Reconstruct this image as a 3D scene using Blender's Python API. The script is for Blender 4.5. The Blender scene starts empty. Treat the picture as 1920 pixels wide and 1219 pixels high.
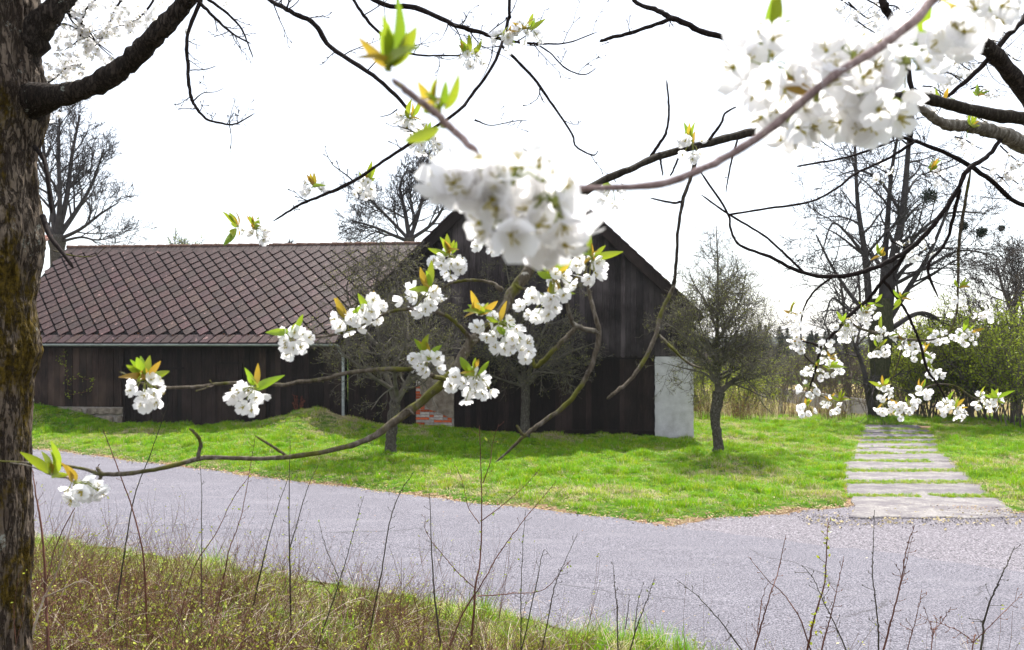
import bpy, math, random
import numpy as np
from mathutils import Vector, Matrix, Euler, noise
random.seed(7); np.random.seed(7)
R = math.radians
S = bpy.context.scene
COL = S.collection
F = 1500.0; CZ = 2.6; HY = 640.0          # focal length in photo pixels, eye height, horizon row

# ------------------------------------------------------------------ camera
cam = bpy.data.cameras.new('camera'); camo = bpy.data.objects.new('camera', cam); COL.objects.link(camo)
camo.location = (0, 0, CZ); camo.rotation_euler = (R(90), 0, 0)
cam.sensor_width = 36; cam.lens = 36*F/1920; cam.shift_y = (HY-609.5)/1920
cam.clip_start = .05; cam.clip_end = 3000
cam.dof.use_dof = True; cam.dof.focus_distance = 4.2; cam.dof.aperture_fstop = 7.6
S.camera = camo

# ------------------------------------------------------------------ world and sun
SUN_EL, SUN_AZ = 57, 14      # azimuth from +Y (behind the barn) towards +X
w = bpy.data.worlds.new('World'); S.world = w; w.use_nodes = True
nt = w.node_tree; nt.nodes.clear()
sky = nt.nodes.new('ShaderNodeTexSky'); sky.sky_type = 'NISHITA'; sky.sun_disc = False
sky.sun_elevation = R(SUN_EL); sky.sun_rotation = R(SUN_AZ)
bg1 = nt.nodes.new('ShaderNodeBackground'); bg1.inputs[1].default_value = .05
bg2 = nt.nodes.new('ShaderNodeBackground'); bg2.inputs[0].default_value = (1, .995, 1.0, 1); bg2.inputs[1].default_value = .54
ad = nt.nodes.new('ShaderNodeAddShader'); out = nt.nodes.new('ShaderNodeOutputWorld')
nt.links.new(sky.outputs[0], bg1.inputs[0]); nt.links.new(bg1.outputs[0], ad.inputs[0])
nt.links.new(bg2.outputs[0], ad.inputs[1]); nt.links.new(ad.outputs[0], out.inputs[0])
sl = bpy.data.lights.new('sun', 'SUN'); sl.energy = 5.0; sl.angle = R(.6); sl.color = (1, .96, .9)
so = bpy.data.objects.new('sun', sl); COL.objects.link(so)
sd = Vector((math.sin(R(SUN_AZ))*math.cos(R(SUN_EL)), math.cos(R(SUN_AZ))*math.cos(R(SUN_EL)), math.sin(R(SUN_EL))))
so.rotation_euler = sd.to_track_quat('Z', 'Y').to_euler(); so.location = (20, 40, 60)
S.view_settings.view_transform = 'Standard'; S.view_settings.look = 'None'
S.view_settings.exposure = 1.0; S.view_settings.gamma = 1; S.view_settings.use_curve_mapping = False
S.render.engine = 'CYCLES'; S.cycles.max_bounces = 16; S.cycles.diffuse_bounces = 14; S.cycles.transmission_bounces = 14; S.cycles.transparent_max_bounces = 8

# ------------------------------------------------------------------ helpers
def P(px, py, d): return Vector(((px-960)/F*d, d, CZ-(py-HY)/F*d))
def tag(o, label=None, cat=None, group=None, kind=None):
    if label: o['label'] = label
    if cat: o['category'] = cat
    if group: o['group'] = group
    if kind: o['kind'] = kind
    return o
def link(name, data, parent=None, mat=None):
    o = bpy.data.objects.new(name, data); COL.objects.link(o)
    if parent: o.parent = parent
    if mat is not None and data is not None:
        for m in (mat if isinstance(mat, (list, tuple)) else [mat]): data.materials.append(m)
    return o
def empty(name, loc=(0, 0, 0), rz=0):
    o = bpy.data.objects.new(name, None); COL.objects.link(o); o.location = loc; o.rotation_euler.z = rz
    o.empty_display_size = .2
    return o
def mesh(name, V, Q=None, T=None, smooth=False, mi=None):
    V = np.asarray(V, dtype=np.float32).reshape(-1, 3)
    me = bpy.data.meshes.new(name)
    nq = 0 if Q is None else len(Q); ntr = 0 if T is None else len(T)
    me.vertices.add(len(V)); me.vertices.foreach_set('co', V.ravel())
    li = []
    if nq: li.append(np.asarray(Q, dtype=np.int32).ravel())
    if ntr: li.append(np.asarray(T, dtype=np.int32).ravel())
    if li:
        li = np.concatenate(li); me.loops.add(len(li)); me.loops.foreach_set('vertex_index', li)
        st = np.concatenate([np.arange(nq)*4, nq*4+np.arange(ntr)*3]).astype(np.int32)
        me.polygons.add(nq+ntr); me.polygons.foreach_set('loop_start', st)
        if mi is not None: me.polygons.foreach_set('material_index', np.asarray(mi, dtype=np.int32))
        me.polygons.foreach_set('use_smooth', np.full(nq+ntr, bool(smooth)))
    me.update(calc_edges=True)
    return me
class MB:
    def __init__(s): s.v = []; s.f = []
    def poly(s, vs, fs):
        n = len(s.v); s.v += [tuple(p) for p in vs]; s.f += [tuple(i+n for i in f) for f in fs]
    def box(s, x0, x1, y0, y1, z0, z1, M=None):
        vs = [Vector(p) for p in ((x0,y0,z0),(x1,y0,z0),(x1,y1,z0),(x0,y1,z0),(x0,y0,z1),(x1,y0,z1),(x1,y1,z1),(x0,y1,z1))]
        if M: vs = [M @ p for p in vs]
        s.poly(vs, [(3,2,1,0),(4,5,6,7),(0,1,5,4),(1,2,6,5),(2,3,7,6),(3,0,4,7)])
    def prism(s, pts, y0, y1):          # pts in x,z ; counter-clockwise seen from -y
        n = len(pts)
        s.poly([(x, y0, z) for x, z in pts]+[(x, y1, z) for x, z in pts],
               [tuple(range(n)), tuple(range(2*n-1, n-1, -1))]+[(i, i+n, (i+1) % n+n, (i+1) % n) for i in range(n)])
    def build(s, name, mat=None, parent=None, smooth=False):
        me = bpy.data.meshes.new(name); me.from_pydata(s.v, [], s.f); me.update()
        if smooth: me.polygons.foreach_set('use_smooth', [True]*len(me.polygons))
        return link(name, me, parent, mat)
class Tubes:
    """many tapered tubes in one mesh, batched by number of points and sides"""
    def __init__(s): s.b = {}; s.V = []; s.Q = []; s.T = []; s.n = 0
    def add(s, pts, rad, sides=4): s.b.setdefault((len(pts), sides), []).append((list(pts), list(rad)))
    def arrays(s):
        V = []; Q = []; n = 0
        for (N, K), L in s.b.items():
            Pn = np.array([[tuple(p) for p in a[0]] for a in L], dtype=np.float64); Rn = np.array([a[1] for a in L], dtype=np.float64)
            M_ = len(L)
            T = np.gradient(Pn, axis=1); T /= np.linalg.norm(T, axis=2, keepdims=True)+1e-9
            md = Pn[:, -1]-Pn[:, 0]; ref = np.zeros((M_, 3)); ref[np.arange(M_), np.abs(md).argmin(1)] = 1
            n1 = np.cross(T, ref[:, None, :]); n1 /= np.linalg.norm(n1, axis=2, keepdims=True)+1e-9
            n2 = np.cross(T, n1)
            a = np.arange(K)*2*np.pi/K
            ring = Pn[:, :, None, :]+Rn[:, :, None, None]*(np.cos(a)[None, None, :, None]*n1[:, :, None, :]+np.sin(a)[None, None, :, None]*n2[:, :, None, :])
            V.append(ring.reshape(-1, 3))
            idx = (n+np.arange(M_*N*K)).reshape(M_, N, K)
            i0 = idx[:, :-1, :]; i1 = np.roll(i0, -1, axis=2); j0 = idx[:, 1:, :]; j1 = np.roll(j0, -1, axis=2)
            Q.append(np.stack([i0, i1, j1, j0], -1).reshape(-1, 4)); n += M_*N*K
        return np.concatenate(V), np.concatenate(Q)
    def build(s, name, mat, parent=None, smooth=True, extra=None):
        V, Q = s.arrays()
        return link(name, mesh(name, V, Q, smooth=smooth), parent, mat)
def spline(pts, k=6):
    """catmull-rom through 4-tuples (x,y,z,r)"""
    A = np.array(pts, dtype=float)
    if len(A) < 3:
        t = np.linspace(0, 1, k+1)[:, None]; return A[0]*(1-t)+A[-1]*t
    A = np.vstack([2*A[0]-A[1], A, 2*A[-1]-A[-2]]); o = []
    for i in range(1, len(A)-2):
        for j in range(k):
            t = j/k; a, b, c, d = A[i-1:i+3]
            o.append(.5*((2*b)+(c-a)*t+(2*a-5*b+4*c-d)*t*t+(3*b-a-3*c+d)*t**3))
    o.append(A[-2]); return np.array(o)
def smooth01(t): t = min(1, max(0, t)); return t*t*(3-2*t)
def rv(s=1): return Vector((random.uniform(-1, 1), random.uniform(-1, 1), random.uniform(-1, 1)))*s

# ------------------------------------------------------------------ materials
def nodes(name):
    m = bpy.data.materials.new(name); m.use_nodes = True; t = m.node_tree; b = t.nodes['Principled BSDF']
    return m, t, b
def ramp(t, fac, cols):
    r = t.nodes.new('ShaderNodeValToRGB'); e = r.color_ramp.elements
    while len(e) < len(cols): e.new(.5)
    for i, (p, c) in enumerate(cols): e[i].position = p; e[i].color = (*c, 1)
    t.links.new(fac, r.inputs[0]); return r.outputs[0]
def tnoise(t, scale, stretch=(1, 1, 1), detail=5, rough=.6, coord='Object', dist=0):
    tc = t.nodes.new('ShaderNodeTexCoord'); mp = t.nodes.new('ShaderNodeMapping'); mp.inputs['Scale'].default_value = stretch
    n = t.nodes.new('ShaderNodeTexNoise'); n.inputs['Scale'].default_value = scale; n.inputs['Detail'].default_value = detail
    n.inputs['Roughness'].default_value = rough; n.inputs['Distortion'].default_value = dist
    t.links.new(tc.outputs[coord], mp.inputs[0]); t.links.new(mp.outputs[0], n.inputs['Vector'])
    return n.outputs[0]
def mixc(t, fac, a, b, mode='MIX'):
    m = t.nodes.new('ShaderNodeMix'); m.data_type = 'RGBA'; m.blend_type = mode
    if isinstance(fac, float): m.inputs[0].default_value = fac
    else: t.links.new(fac, m.inputs[0])
    for s, v in ((6, a), (7, b)):
        if isinstance(v, tuple): m.inputs[s].default_value = (*v, 1)
        else: t.links.new(v, m.inputs[s])
    return m.outputs[2]
def vary(t, col, amt, sat=0, hue=0):
    oi = t.nodes.new('ShaderNodeObjectInfo'); mr = t.nodes.new('ShaderNodeMapRange')
    mr.inputs[3].default_value = 1-amt; mr.inputs[4].default_value = 1+amt
    t.links.new(oi.outputs['Random'], mr.inputs[0])
    h = t.nodes.new('ShaderNodeHueSaturation'); t.links.new(mr.outputs[0], h.inputs['Value']); t.links.new(col, h.inputs['Color'])
    if hue:
        m2 = t.nodes.new('ShaderNodeMath'); m2.operation = 'MULTIPLY_ADD'; m2.inputs[1].default_value = 7.31; m2.inputs[2].default_value = 0
        t.links.new(oi.outputs['Random'], m2.inputs[0]); fr = t.nodes.new('ShaderNodeMath'); fr.operation = 'FRACT'; t.links.new(m2.outputs[0], fr.inputs[0])
        m3 = t.nodes.new('ShaderNodeMapRange'); m3.inputs[3].default_value = .5-hue; m3.inputs[4].default_value = .5+hue
        t.links.new(fr.outputs[0], m3.inputs[0]); t.links.new(m3.outputs[0], h.inputs['Hue'])
    return h.outputs[0]
def bump(t, b, h, dist=.01, strength=1):
    n = t.nodes.new('ShaderNodeBump'); n.inputs['Distance'].default_value = dist; n.inputs['Strength'].default_value = strength
    t.links.new(h, n.inputs['Height']); t.links.new(n.outputs[0], b.inputs['Normal'])
def mat(name, cols, scale=5, stretch=(1, 1, 1), rough=.85, spec=.25, bmp=0, bscale=None, var=0, hue=0, detail=5, trans=0, coord='Object'):
    m, t, b = nodes(name)
    f = tnoise(t, scale, stretch, detail, coord=coord)
    n = len(cols); pos = [.5] if n == 1 else [.34+.32*i/(n-1) for i in range(n)]
    c = ramp(t, f, list(zip(pos, cols)) if n > 1 else [(0, cols[0]), (1, cols[0])])
    if var: c = vary(t, c, var, hue=hue)
    t.links.new(c, b.inputs['Base Color']); b.inputs['Roughness'].default_value = rough; b.inputs['Specular IOR Level'].default_value = spec
    if bmp: bump(t, b, tnoise(t, bscale or scale*3, stretch, 4, coord=coord), bmp)
    if trans:
        tr = t.nodes.new('ShaderNodeBsdfTranslucent'); t.links.new(c, tr.inputs[0]); mx = t.nodes.new('ShaderNodeMixShader')
        mx.inputs[0].default_value = trans; o = t.nodes['Material Output']
        t.links.new(b.outputs[0], mx.inputs[1]); t.links.new(tr.outputs[0], mx.inputs[2]); t.links.new(mx.outputs[0], o.inputs[0])
    return m

def wood(name, dark, mid, light, lightness=.6, var=.35):
    m, t, b = nodes(name)
    g = tnoise(t, 9, (6, 6, .35), 6, .7)
    c = ramp(t, g, [(.3, dark), (.55, mid), (.8, light)])
    big = tnoise(t, 1.1, (1, 1, .6), 3)
    c = mixc(t, ramp(t, big, [(.45, (0, 0, 0)), (.7, (lightness,)*3)]), c, light)
    c = vary(t, c, var)
    t.links.new(c, b.inputs['Base Color']); b.inputs['Roughness'].default_value = .8; b.inputs['Specular IOR Level'].default_value = .2
    bump(t, b, tnoise(t, 14, (7, 7, .3), 5), .008)
    return m
M_wood = wood('dark stained boards', (.004, .0025, .002), (.013, .008, .007), (.042, .028, .025), .5, .5)
M_wood_up = wood('weathered gable boards', (.006, .0045, .004), (.024, .018, .018), (.11, .09, .095), .6, .4)
M_wood_old = wood('weathered brown wing boards', (.007, .004, .0035), (.024, .014, .011), (.085, .056, .042), .6, .5)
M_board_back = mat('dark wall backing', [(.004, .003, .003), (.008, .006, .006)], 3)
def tilemat():
    m, t, b = nodes('lichened fibre cement tile')
    c = ramp(t, tnoise(t, 16, coord='Object', detail=7, rough=.7), [(.3, (.014, .005, .0045)), (.52, (.042, .018, .016)), (.75, (.11, .056, .052))])
    c = vary(t, c, .38, hue=.025)
    oi = t.nodes.new('ShaderNodeObjectInfo')
    tc = t.nodes.new('ShaderNodeNewGeometry'); n = t.nodes.new('ShaderNodeTexNoise'); n.inputs['Scale'].default_value = 9; n.inputs['Detail'].default_value = 5
    t.links.new(tc.outputs['Position'], n.inputs['Vector']); n.inputs['Scale'].default_value = 5; n.inputs['Detail'].default_value = 9; n.inputs['Roughness'].default_value = .75
    c = mixc(t, ramp(t, n.outputs[0], [(.61, (0, 0, 0)), (.66, (.7,)*3)]), c, (.42, .25, .23))
    n2 = t.nodes.new('ShaderNodeTexNoise'); n2.inputs['Scale'].default_value = 30; n2.inputs['Detail'].default_value = 3
    t.links.new(tc.outputs['Position'], n2.inputs['Vector'])
    c = mixc(t, ramp(t, n2.outputs[0], [(.34, (.8,)*3), (.38, (0, 0, 0))]), c, (.012, .006, .005))
    t.links.new(c, b.inputs['Base Color']); b.inputs['Roughness'].default_value = .62; b.inputs['Specular IOR Level'].default_value = .35
    bump(t, b, n2.outputs[0], .006)
    return m
M_tile = tilemat()
M_tile_grey = mat('bare grey slate tile', [(.12, .12, .13), (.24, .24, .26)], 12, rough=.6, bmp=.004, var=.2)
M_underlay = mat('dark roof underlay', [(.006, .004, .004), (.012, .008, .007)], 8)
M_moss = mat('rusty brown roof moss', [(.05, .018, .008), (.1, .04, .012)], 30, rough=1, bmp=.01)
M_zinc = mat('weathered zinc', [(.2, .22, .22), (.38, .4, .4)], 6, (1, 4, 4), rough=.5, spec=.5)
M_plaster = mat('rough pale render', [(.4, .385, .4), (.48, .47, .49), (.55, .54, .56)], 4, rough=.95, bmp=.012, bscale=35, detail=9)
M_plaster_old = mat('old grey brown render', [(.11, .085, .065), (.18, .145, .115), (.26, .22, .18)], 5, rough=.95, bmp=.012, bscale=40, detail=8)
M_mortar = mat('lime mortar', [(.2, .17, .15), (.32, .29, .26)], 20, rough=1, bmp=.006)
M_brick = mat('orange red brick', [(.28, .05, .018), (.48, .1, .04)], 18, rough=.9, bmp=.004, var=.35)
M_brick_w = mat('whitewashed brick', [(.24, .19, .17), (.42, .38, .36)], 14, rough=.9, bmp=.004, var=.25)
M_stone = mat('rough foundation stone', [(.08, .065, .05), (.17, .14, .11), (.25, .21, .17)], 6, rough=.95, bmp=.03, bscale=16, var=.2)
def asphaltmat():
    m, t, b = nodes('worn asphalt')
    f = tnoise(t, 62, detail=4, rough=.8)
    c = ramp(t, f, [(.38, (.026, .024, .03)), (.5, (.12, .115, .138)), (.62, (.30, .29, .332))])
    big = tnoise(t, .5, detail=4); c = mixc(t, ramp(t, big, [(.35, (.25,)*3), (.7, (0, 0, 0))]), c, (.09, .086, .105))
    c = mixc(t, ramp(t, tnoise(t, 1.7, (.35, 1.4, 1), 6, .75), [(.52, (0, 0, 0)), (.66, (.35,)*3)]), c, (.22, .21, .235))
    v = t.nodes.new('ShaderNodeTexVoronoi'); v.feature = 'DISTANCE_TO_EDGE'; v.inputs['Scale'].default_value = .45
    tc = t.nodes.new('ShaderNodeTexCoord'); n = t.nodes.new('ShaderNodeTexNoise'); n.inputs['Scale'].default_value = 1.5; n.inputs['Detail'].default_value = 6
    t.links.new(tc.outputs['Object'], n.inputs['Vector']); mv = mixc(t, .25, tc.outputs['Object'], n.outputs[1]); t.links.new(mv, v.inputs['Vector'])
    ck = ramp(t, v.outputs['Distance'], [(0, (.7,)*3), (.0025, (.5,)*3), (.005, (0, 0, 0))]); msk = ramp(t, tnoise(t, .35, detail=3), [(.5, (0, 0, 0)), (.56, (1, 1, 1))])
    c = mixc(t, mixc(t, 1.0, ck, msk, 'MULTIPLY'), c, (.03, .028, .03))
    t.links.new(c, b.inputs['Base Color']); b.inputs['Roughness'].default_value = .85; b.inputs['Specular IOR Level'].default_value = .25
    bump(t, b, f, .01); return m
M_asphalt = asphaltmat()
def gravelmat():
    m, t, b = nodes('coarse gravel apron')
    f = tnoise(t, 55, detail=4, rough=.75)
    c = ramp(t, f, [(.40, (.03, .027, .03)), (.5, (.14, .128, .15)), (.6, (.33, .305, .34))])
    t.links.new(c, b.inputs['Base Color']); b.inputs['Roughness'].default_value = .9
    bump(t, b, f, .02); return m
M_gravel = gravelmat()
def slabmat():
    m, t, b = nodes('weathered concrete slab')
    c = ramp(t, tnoise(t, 30, detail=6, rough=.75), [(.3, (.07, .063, .058)), (.5, (.2, .185, .178)), (.7, (.33, .315, .3))])
    c = mixc(t, ramp(t, tnoise(t, 1.6, (1, 2, 1), 8, .75, coord='Object'), [(.42, (0, 0, 0)), (.56, (.85,)*3)]), c, (.09, .078, .09))
    c = vary(t, c, .15)
    t.links.new(c, b.inputs['Base Color']); b.inputs['Roughness'].default_value = .9
    bump(t, b, tnoise(t, 45, detail=5), .008); return m
M_slab = slabmat()
def groundmat():
    m, t, b = nodes('turf and soil')
    c = ramp(t, tnoise(t, 7, detail=8, rough=.7), [(.38, (.035, .07, .008)), (.5, (.055, .13, .01)), (.66, (.12, .14, .04))])
    c = mixc(t, ramp(t, tnoise(t, .6, detail=4), [(.52, (0, 0, 0)), (.68, (.6,)*3)]), c, (.16, .13, .06))
    t.links.new(c, b.inputs['Base Color']); b.inputs['Roughness'].default_value = 1; b.inputs['Specular IOR Level'].default_value = .05
    bump(t, b, tnoise(t, 30, detail=4), .04); return m
M_ground = groundmat()
M_bank = mat('bank litter soil', [(.008, .006, .003), (.03, .022, .012), (.03, .035, .008)], 9, rough=1, spec=.05, bmp=.03, bscale=25)
M_straw_ground = mat('dry straw field', [(.3, .24, .11), (.42, .34, .17)], 2, rough=1, spec=.05)
M_verge = mat('verge leaf litter', [(.1, .06, .035), (.22, .15, .09), (.3, .24, .15)], 25, rough=1, spec=.05, bmp=.02)
M_grass = mat('fresh spring grass', [(.16, .33, .004), (.25, .45, .008)], 3, rough=.5, spec=.3, var=.3, hue=.025, trans=.45)
M_grass2 = mat('yellow green grass', [(.32, .42, .01), (.42, .52, .02)], 3, rough=.5, spec=.3, var=.3, hue=.02, trans=.45)
M_straw = mat('dry straw grass', [(.42, .34, .18), (.6, .52, .33)], 3, rough=.8, spec=.1, var=.35, trans=.25)
M_leaf_litter = mat('dead brown leaves', [(.2, .11, .06), (.34, .22, .14)], 20, rough=.9, var=.5)
def barkmat(name, dark, mid, light, moss=None, lich=None, s=1.0, bm=.012, mossz=None):
    m, t, b = nodes(name)
    f = tnoise(t, 16*s, (1.6, 1.6, .45), 8, .72)
    c = ramp(t, f, [(.3, dark), (.5, mid), (.72, light)])
    if lich: c = mixc(t, ramp(t, tnoise(t, 7*s, detail=6, rough=.75), [(.62, (0, 0, 0)), (.66, (.85,)*3)]), c, lich)
    if moss: c = mixc(t, ramp(t, tnoise(t, 3.2*s, (1, 1, .6), 7, .7), [(.5, (0, 0, 0)), (.58, (.95,)*3)]), c,
                      ramp(t, tnoise(t, 40, detail=4), [(.35, moss), (.65, tuple(x*2.3 for x in moss))]))
    t.links.new(c, b.inputs['Base Color']); b.inputs['Roughness'].default_value = .92; b.inputs['Specular IOR Level'].default_value = .12
    bump(t, b, tnoise(t, 30*s, (1.5, 1.5, .5), 7, .7), bm); return m
def trunkmat(name, lo, mid, hi, moss=True, s=1.0):
    m, t, b = nodes(name)
    n1 = tnoise(t, 34*s, (1, 1, .2), 5, .7, dist=.4); n2 = tnoise(t, 9*s, (1, 1, .3), 6, .7); n3 = tnoise(t, 70*s, (1, 1, .5), 4, .7)
    cr = ramp(t, n1, [(.43, (1, 1, 1)), (.48, (.15, .15, .15)), (.51, (.15, .15, .15)), (.56, (1, 1, 1))])
    c = ramp(t, n2, [(.35, mid), (.6, hi)]); c = mixc(t, ramp(t, n3, [(.35, (.8,)*3), (.6, (0, 0, 0))]), c, mid)
    c = mixc(t, cr, lo, c)
    c = mixc(t, ramp(t, tnoise(t, 6*s, detail=7, rough=.8), [(.62, (0, 0, 0)), (.65, (.8,)*3)]), c, (.3, .31, .27))
    if moss: c = mixc(t, ramp(t, tnoise(t, 3.0, (1, 1, .5), 8, .75), [(.5, (0, 0, 0)), (.56, (.95,)*3)]), c, ramp(t, tnoise(t, 55, detail=4), [(.35, (.028, .018, .002)), (.65, (.12, .08, .008))]))
    t.links.new(c, b.inputs['Base Color']); b.inputs['Roughness'].default_value = .92; b.inputs['Specular IOR Level'].default_value = .12
    bump(t, b, cr, .012 if moss else .003); return m
M_trunk = trunkmat('furrowed mossy cherry bark', (.022, .015, .011), (.085, .063, .047), (.21, .165, .125))
M_trunk_old = barkmat('mossy cherry bark', (.014, .009, .007), (.11, .08, .06), (.30, .24, .19), (.05, .036, .003), (.3, .31, .28), 1.0, .03)
M_limb = trunkmat('dark cherry limb bark', (.012, .009, .007), (.032, .024, .019), (.075, .06, .05), False, 1.6)
M_limb_old = barkmat('dark smooth cherry bark', (.012, .009, .007), (.03, .022, .017), (.07, .055, .045), None, (.2, .2, .18), 1.5, .004)
M_branch = barkmat('olive grey branch bark', (.03, .024, .016), (.1, .082, .06), (.24, .21, .18), (.06, .06, .012), (.4, .38, .33), 4, .002)
M_branch_dark = barkmat('dark brown branch bark', (.008, .006, .005), (.018, .013, .012), (.04, .03, .027), None, None, 4, .002)
M_branch_dark2 = barkmat('dark upper branch bark', (.01, .008, .006), (.028, .022, .016), (.07, .06, .045), None, (.14, .13, .1), 4, .002)  # darker bark for the upper stretches of the sweeping branch and its offshoot
M_branch_pink = barkmat('pinkish brown young bark', (.14, .09, .085), (.28, .2, .19), (.44, .35, .34), None, (.4, .35, .12), 8, .002)
M_branch_lichen = barkmat('grey lichen bark', (.05, .04, .03), (.16, .14, .11), (.42, .39, .34), None, (.5, .48, .42), 3, .006)
M_twig = mat('fine dark twigs', [(.03, .025, .024), (.07, .06, .06)], 3, rough=.9, var=.2)
M_twig_g = mat('lichen grey green twigs', [(.05, .044, .034), (.14, .125, .1)], 4, rough=.9)
M_treebark = barkmat('grey speckled fruit tree bark', (.02, .017, .014), (.06, .052, .043), (.2, .185, .16), None, (.22, .22, .2), 2, .01)
M_bud = mat('spring leaf buds', [(.2, .21, .03), (.36, .37, .08)], 8, rough=.6, trans=.35)
M_budg = mat('hedge leaves', [(.16, .22, .012), (.36, .42, .04)], 1.2, rough=.6, trans=.5)
M_shoot = mat('red brown shoot bark', [(.06, .022, .014), (.17, .07, .045)], 12, rough=.7, spec=.3)
M_shoot_dark = mat('dark olive shoot bark', [(.02, .018, .01), (.06, .05, .03)], 12, rough=.7, spec=.3)
M_pale_twig = mat('bleached dead twigs', [(.28, .21, .15), (.58, .49, .4)], 6, rough=.9, var=.4)
M_brown_twig = mat('brown dead twigs', [(.06, .026, .015), (.22, .11, .065)], 6, rough=.9, var=.4)
M_underleaf = mat('small undergrowth leaves', [(.18, .23, .015), (.46, .48, .07)], 9, rough=.6, var=.3, trans=.35)
M_petal = mat('white cherry petal', [(.9, .89, .9), (.95, .95, .95)], 10, rough=.55, spec=.2, trans=.65)
M_heart = mat('yellow green flower heart', [(.34, .3, .04), (.5, .38, .08)], 20, rough=.7)
M_cleaf = mat('fresh cherry leaf', [(.24, .34, .02), (.36, .42, .03)], 14, rough=.4, spec=.5, var=.2, hue=.02, trans=.45)
M_cleaf2 = mat('bronze tinted young leaf', [(.4, .27, .03), (.5, .36, .04)], 14, rough=.4, spec=.5, var=.2, hue=.015, trans=.45)
M_stalk = mat('green flower stalks', [(.2, .26, .04), (.3, .3, .08)], 20, rough=.6, trans=.2)
M_conifer = mat('dark conifer needles', [(.008, .018, .008), (.025, .045, .016)], 5, rough=.9, var=.2)
M_far = mat('far woodland hill', [(.03, .035, .025), (.06, .06, .045)], .06, rough=1)
M_far_brown = mat('bare woodland twigs', [(.06, .05, .042), (.12, .1, .085)], 2, rough=1, var=.3)
M_redtile = mat('pale red clay tiles', [(.3, .12, .09), (.5, .3, .25)], 6, rough=.8, var=.2)
M_cream = mat('cream house render', [(.35, .3, .16), (.45, .38, .2)], 3, rough=.9)
M_concrete = mat('pale concrete panel', [(.3, .3, .32), (.48, .47, .5)], 3, rough=.9, bmp=.005, var=.15)

# ------------------------------------------------------------------ terrain
XF = [-60, -30, -11.7, -3.05, .33, 2.4, 5.8, 10, 20, 60]; YF = [44, 29.5, 19.5, 14.3, 12.4, 11.2, 9.0, 6.6, 1.5, -15]
XN = [-60, -20, -12, -6.5, -1.9, 1.8, 5, 10, 20, 60]; YN = [36, 18.8, 14.1, 10.65, 8.6, 6.45, 4.6, 1.6, -4, -22]
def yf(x): return np.interp(x, XF, YF)+.05*np.sin(x*1.7)+.04*np.sin(x*4.1+1)
def yn(x): return np.interp(x, XN, YN)+.06*np.sin(x*1.3+2)
def ywall(x): return 22.2-.09*x
HBX = [-40, -20, -13.5, -12.4, -11.3, -8.6, -7, -5.7, -4.7, -3.8, -2.6, -1.5, .6, 5, 8]
HBZ = [1.2, .9, .72, .45, .2, .19, .3, .50, .42, .3, .2, .14, .0, -.04, 0]
# driveway quad (ground plane): left edge and right edge as functions of y
def dl(y): return np.interp(y, [9, 12, 13.2, 14.5, 15.8, 17.1, 18.4, 20.6, 24.7], [4.7, 5.08, 5.5, 6.0, 6.55, 7.2, 7.85, 8.9, 10.9])
def dr(y): return np.interp(y, [9, 12, 13.2, 14.5, 15.8, 17.1, 18.4, 20.6, 24.7], [7.2, 7.55, 7.95, 8.4, 8.9, 9.4, 9.85, 10.9, 13.0])
def yapron(x): return np.interp(x, [2.2, 2.9, 4.0, 4.9, 5.4, 7.6, 9, 12, 16], [11.3, 11.75, 12.1, 12.5, 12.7, 12.3, 10.6, 6.8, 3.5])   # lawn edge by the driveway mouth
def g(x, y):
    x = np.asarray(x, float); y = np.asarray(y, float)
    sm = lambda t: np.clip(t, 0, 1)**2*(3-2*np.clip(t, 0, 1))
    yfe = np.where((x > 2.2) & (x < 14), np.maximum(yf(x), yapron(x)), yf(x))
    tf = (y-yfe)*.87; tn = (yn(x)-y)*.87
    wall = ywall(x); s = (y-yfe)/np.maximum(wall-yfe, 1.5)
    hb = np.interp(x, HBX, HBZ)
    nz = .03*np.sin(x*1.9+y*.7)*np.sin(y*1.3-x*.4)+.015*np.sin(x*5+y*3)
    mound = .28*np.exp(-((x+5.4)/1.1)**2-((y-21.6)/.9)**2)
    far = -.03+.05*sm(tf/.35)+hb*sm(s)*.9+np.where(s > 1, hb*.1, 0)+nz*sm(tf/1.5)+mound*sm(tf/2)
    mouth = sm((x-dl(y)+.1)/.15)*sm((dr(y)+.1-x)/.15)*(y < 25)*(y > 11)
    far = far*(1-mouth)+mouth*(-.035)
    near = -.03+.05*sm(tn/.3)+.98*sm(tn/5.6)+.04*np.sin(x*2.3+y)*sm(tn/1.5)
    far = far-1.25*sm((y-26.2)/8)*sm((x-5.8)/2)
    return np.where(tf > 0, far, np.where(tn > 0, near, -.03))
def gz(x, y): return float(g(x, y))
def hit(px, py):
    d = 1.5
    while d < 60:
        p = P(px, py, d)
        if p.z <= gz(p.x, p.y): return p
        d += .03
    return P(px, py, 60)
def grid(name, xs, ys, zf, m, keep=None, smooth=True):
    X, Y = np.meshgrid(xs, ys); Z = zf(X, Y); V = np.stack([X, Y, Z], -1).reshape(-1, 3)
    ny, nx = X.shape; i = np.arange(ny*nx).reshape(ny, nx)
    Q = np.stack([i[:-1, :-1], i[:-1, 1:], i[1:, 1:], i[1:, :-1]], -1).reshape(-1, 4)
    if keep is not None:
        c = V[Q].mean(1); Q = Q[keep(c[:, 0], c[:, 1])]
    return link(name, mesh(name, V, Q, smooth=smooth), None, m)
xs = np.concatenate([np.linspace(-900, -60, 12), np.linspace(-50, -18, 30), np.arange(-17.5, 15.1, .14), np.linspace(16, 60, 34), np.linspace(75, 900, 12)])
ys = np.concatenate([np.linspace(-200, -20, 6), np.linspace(-14, 0, 8), np.arange(.5, 26, .14), np.linspace(27, 80, 40), np.linspace(90, 1500, 24)])
def gfull(X, Y):
    Z = g(X, Y)
    return Z-np.clip((Y-60)/200, 0, 1)*2.0
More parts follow.
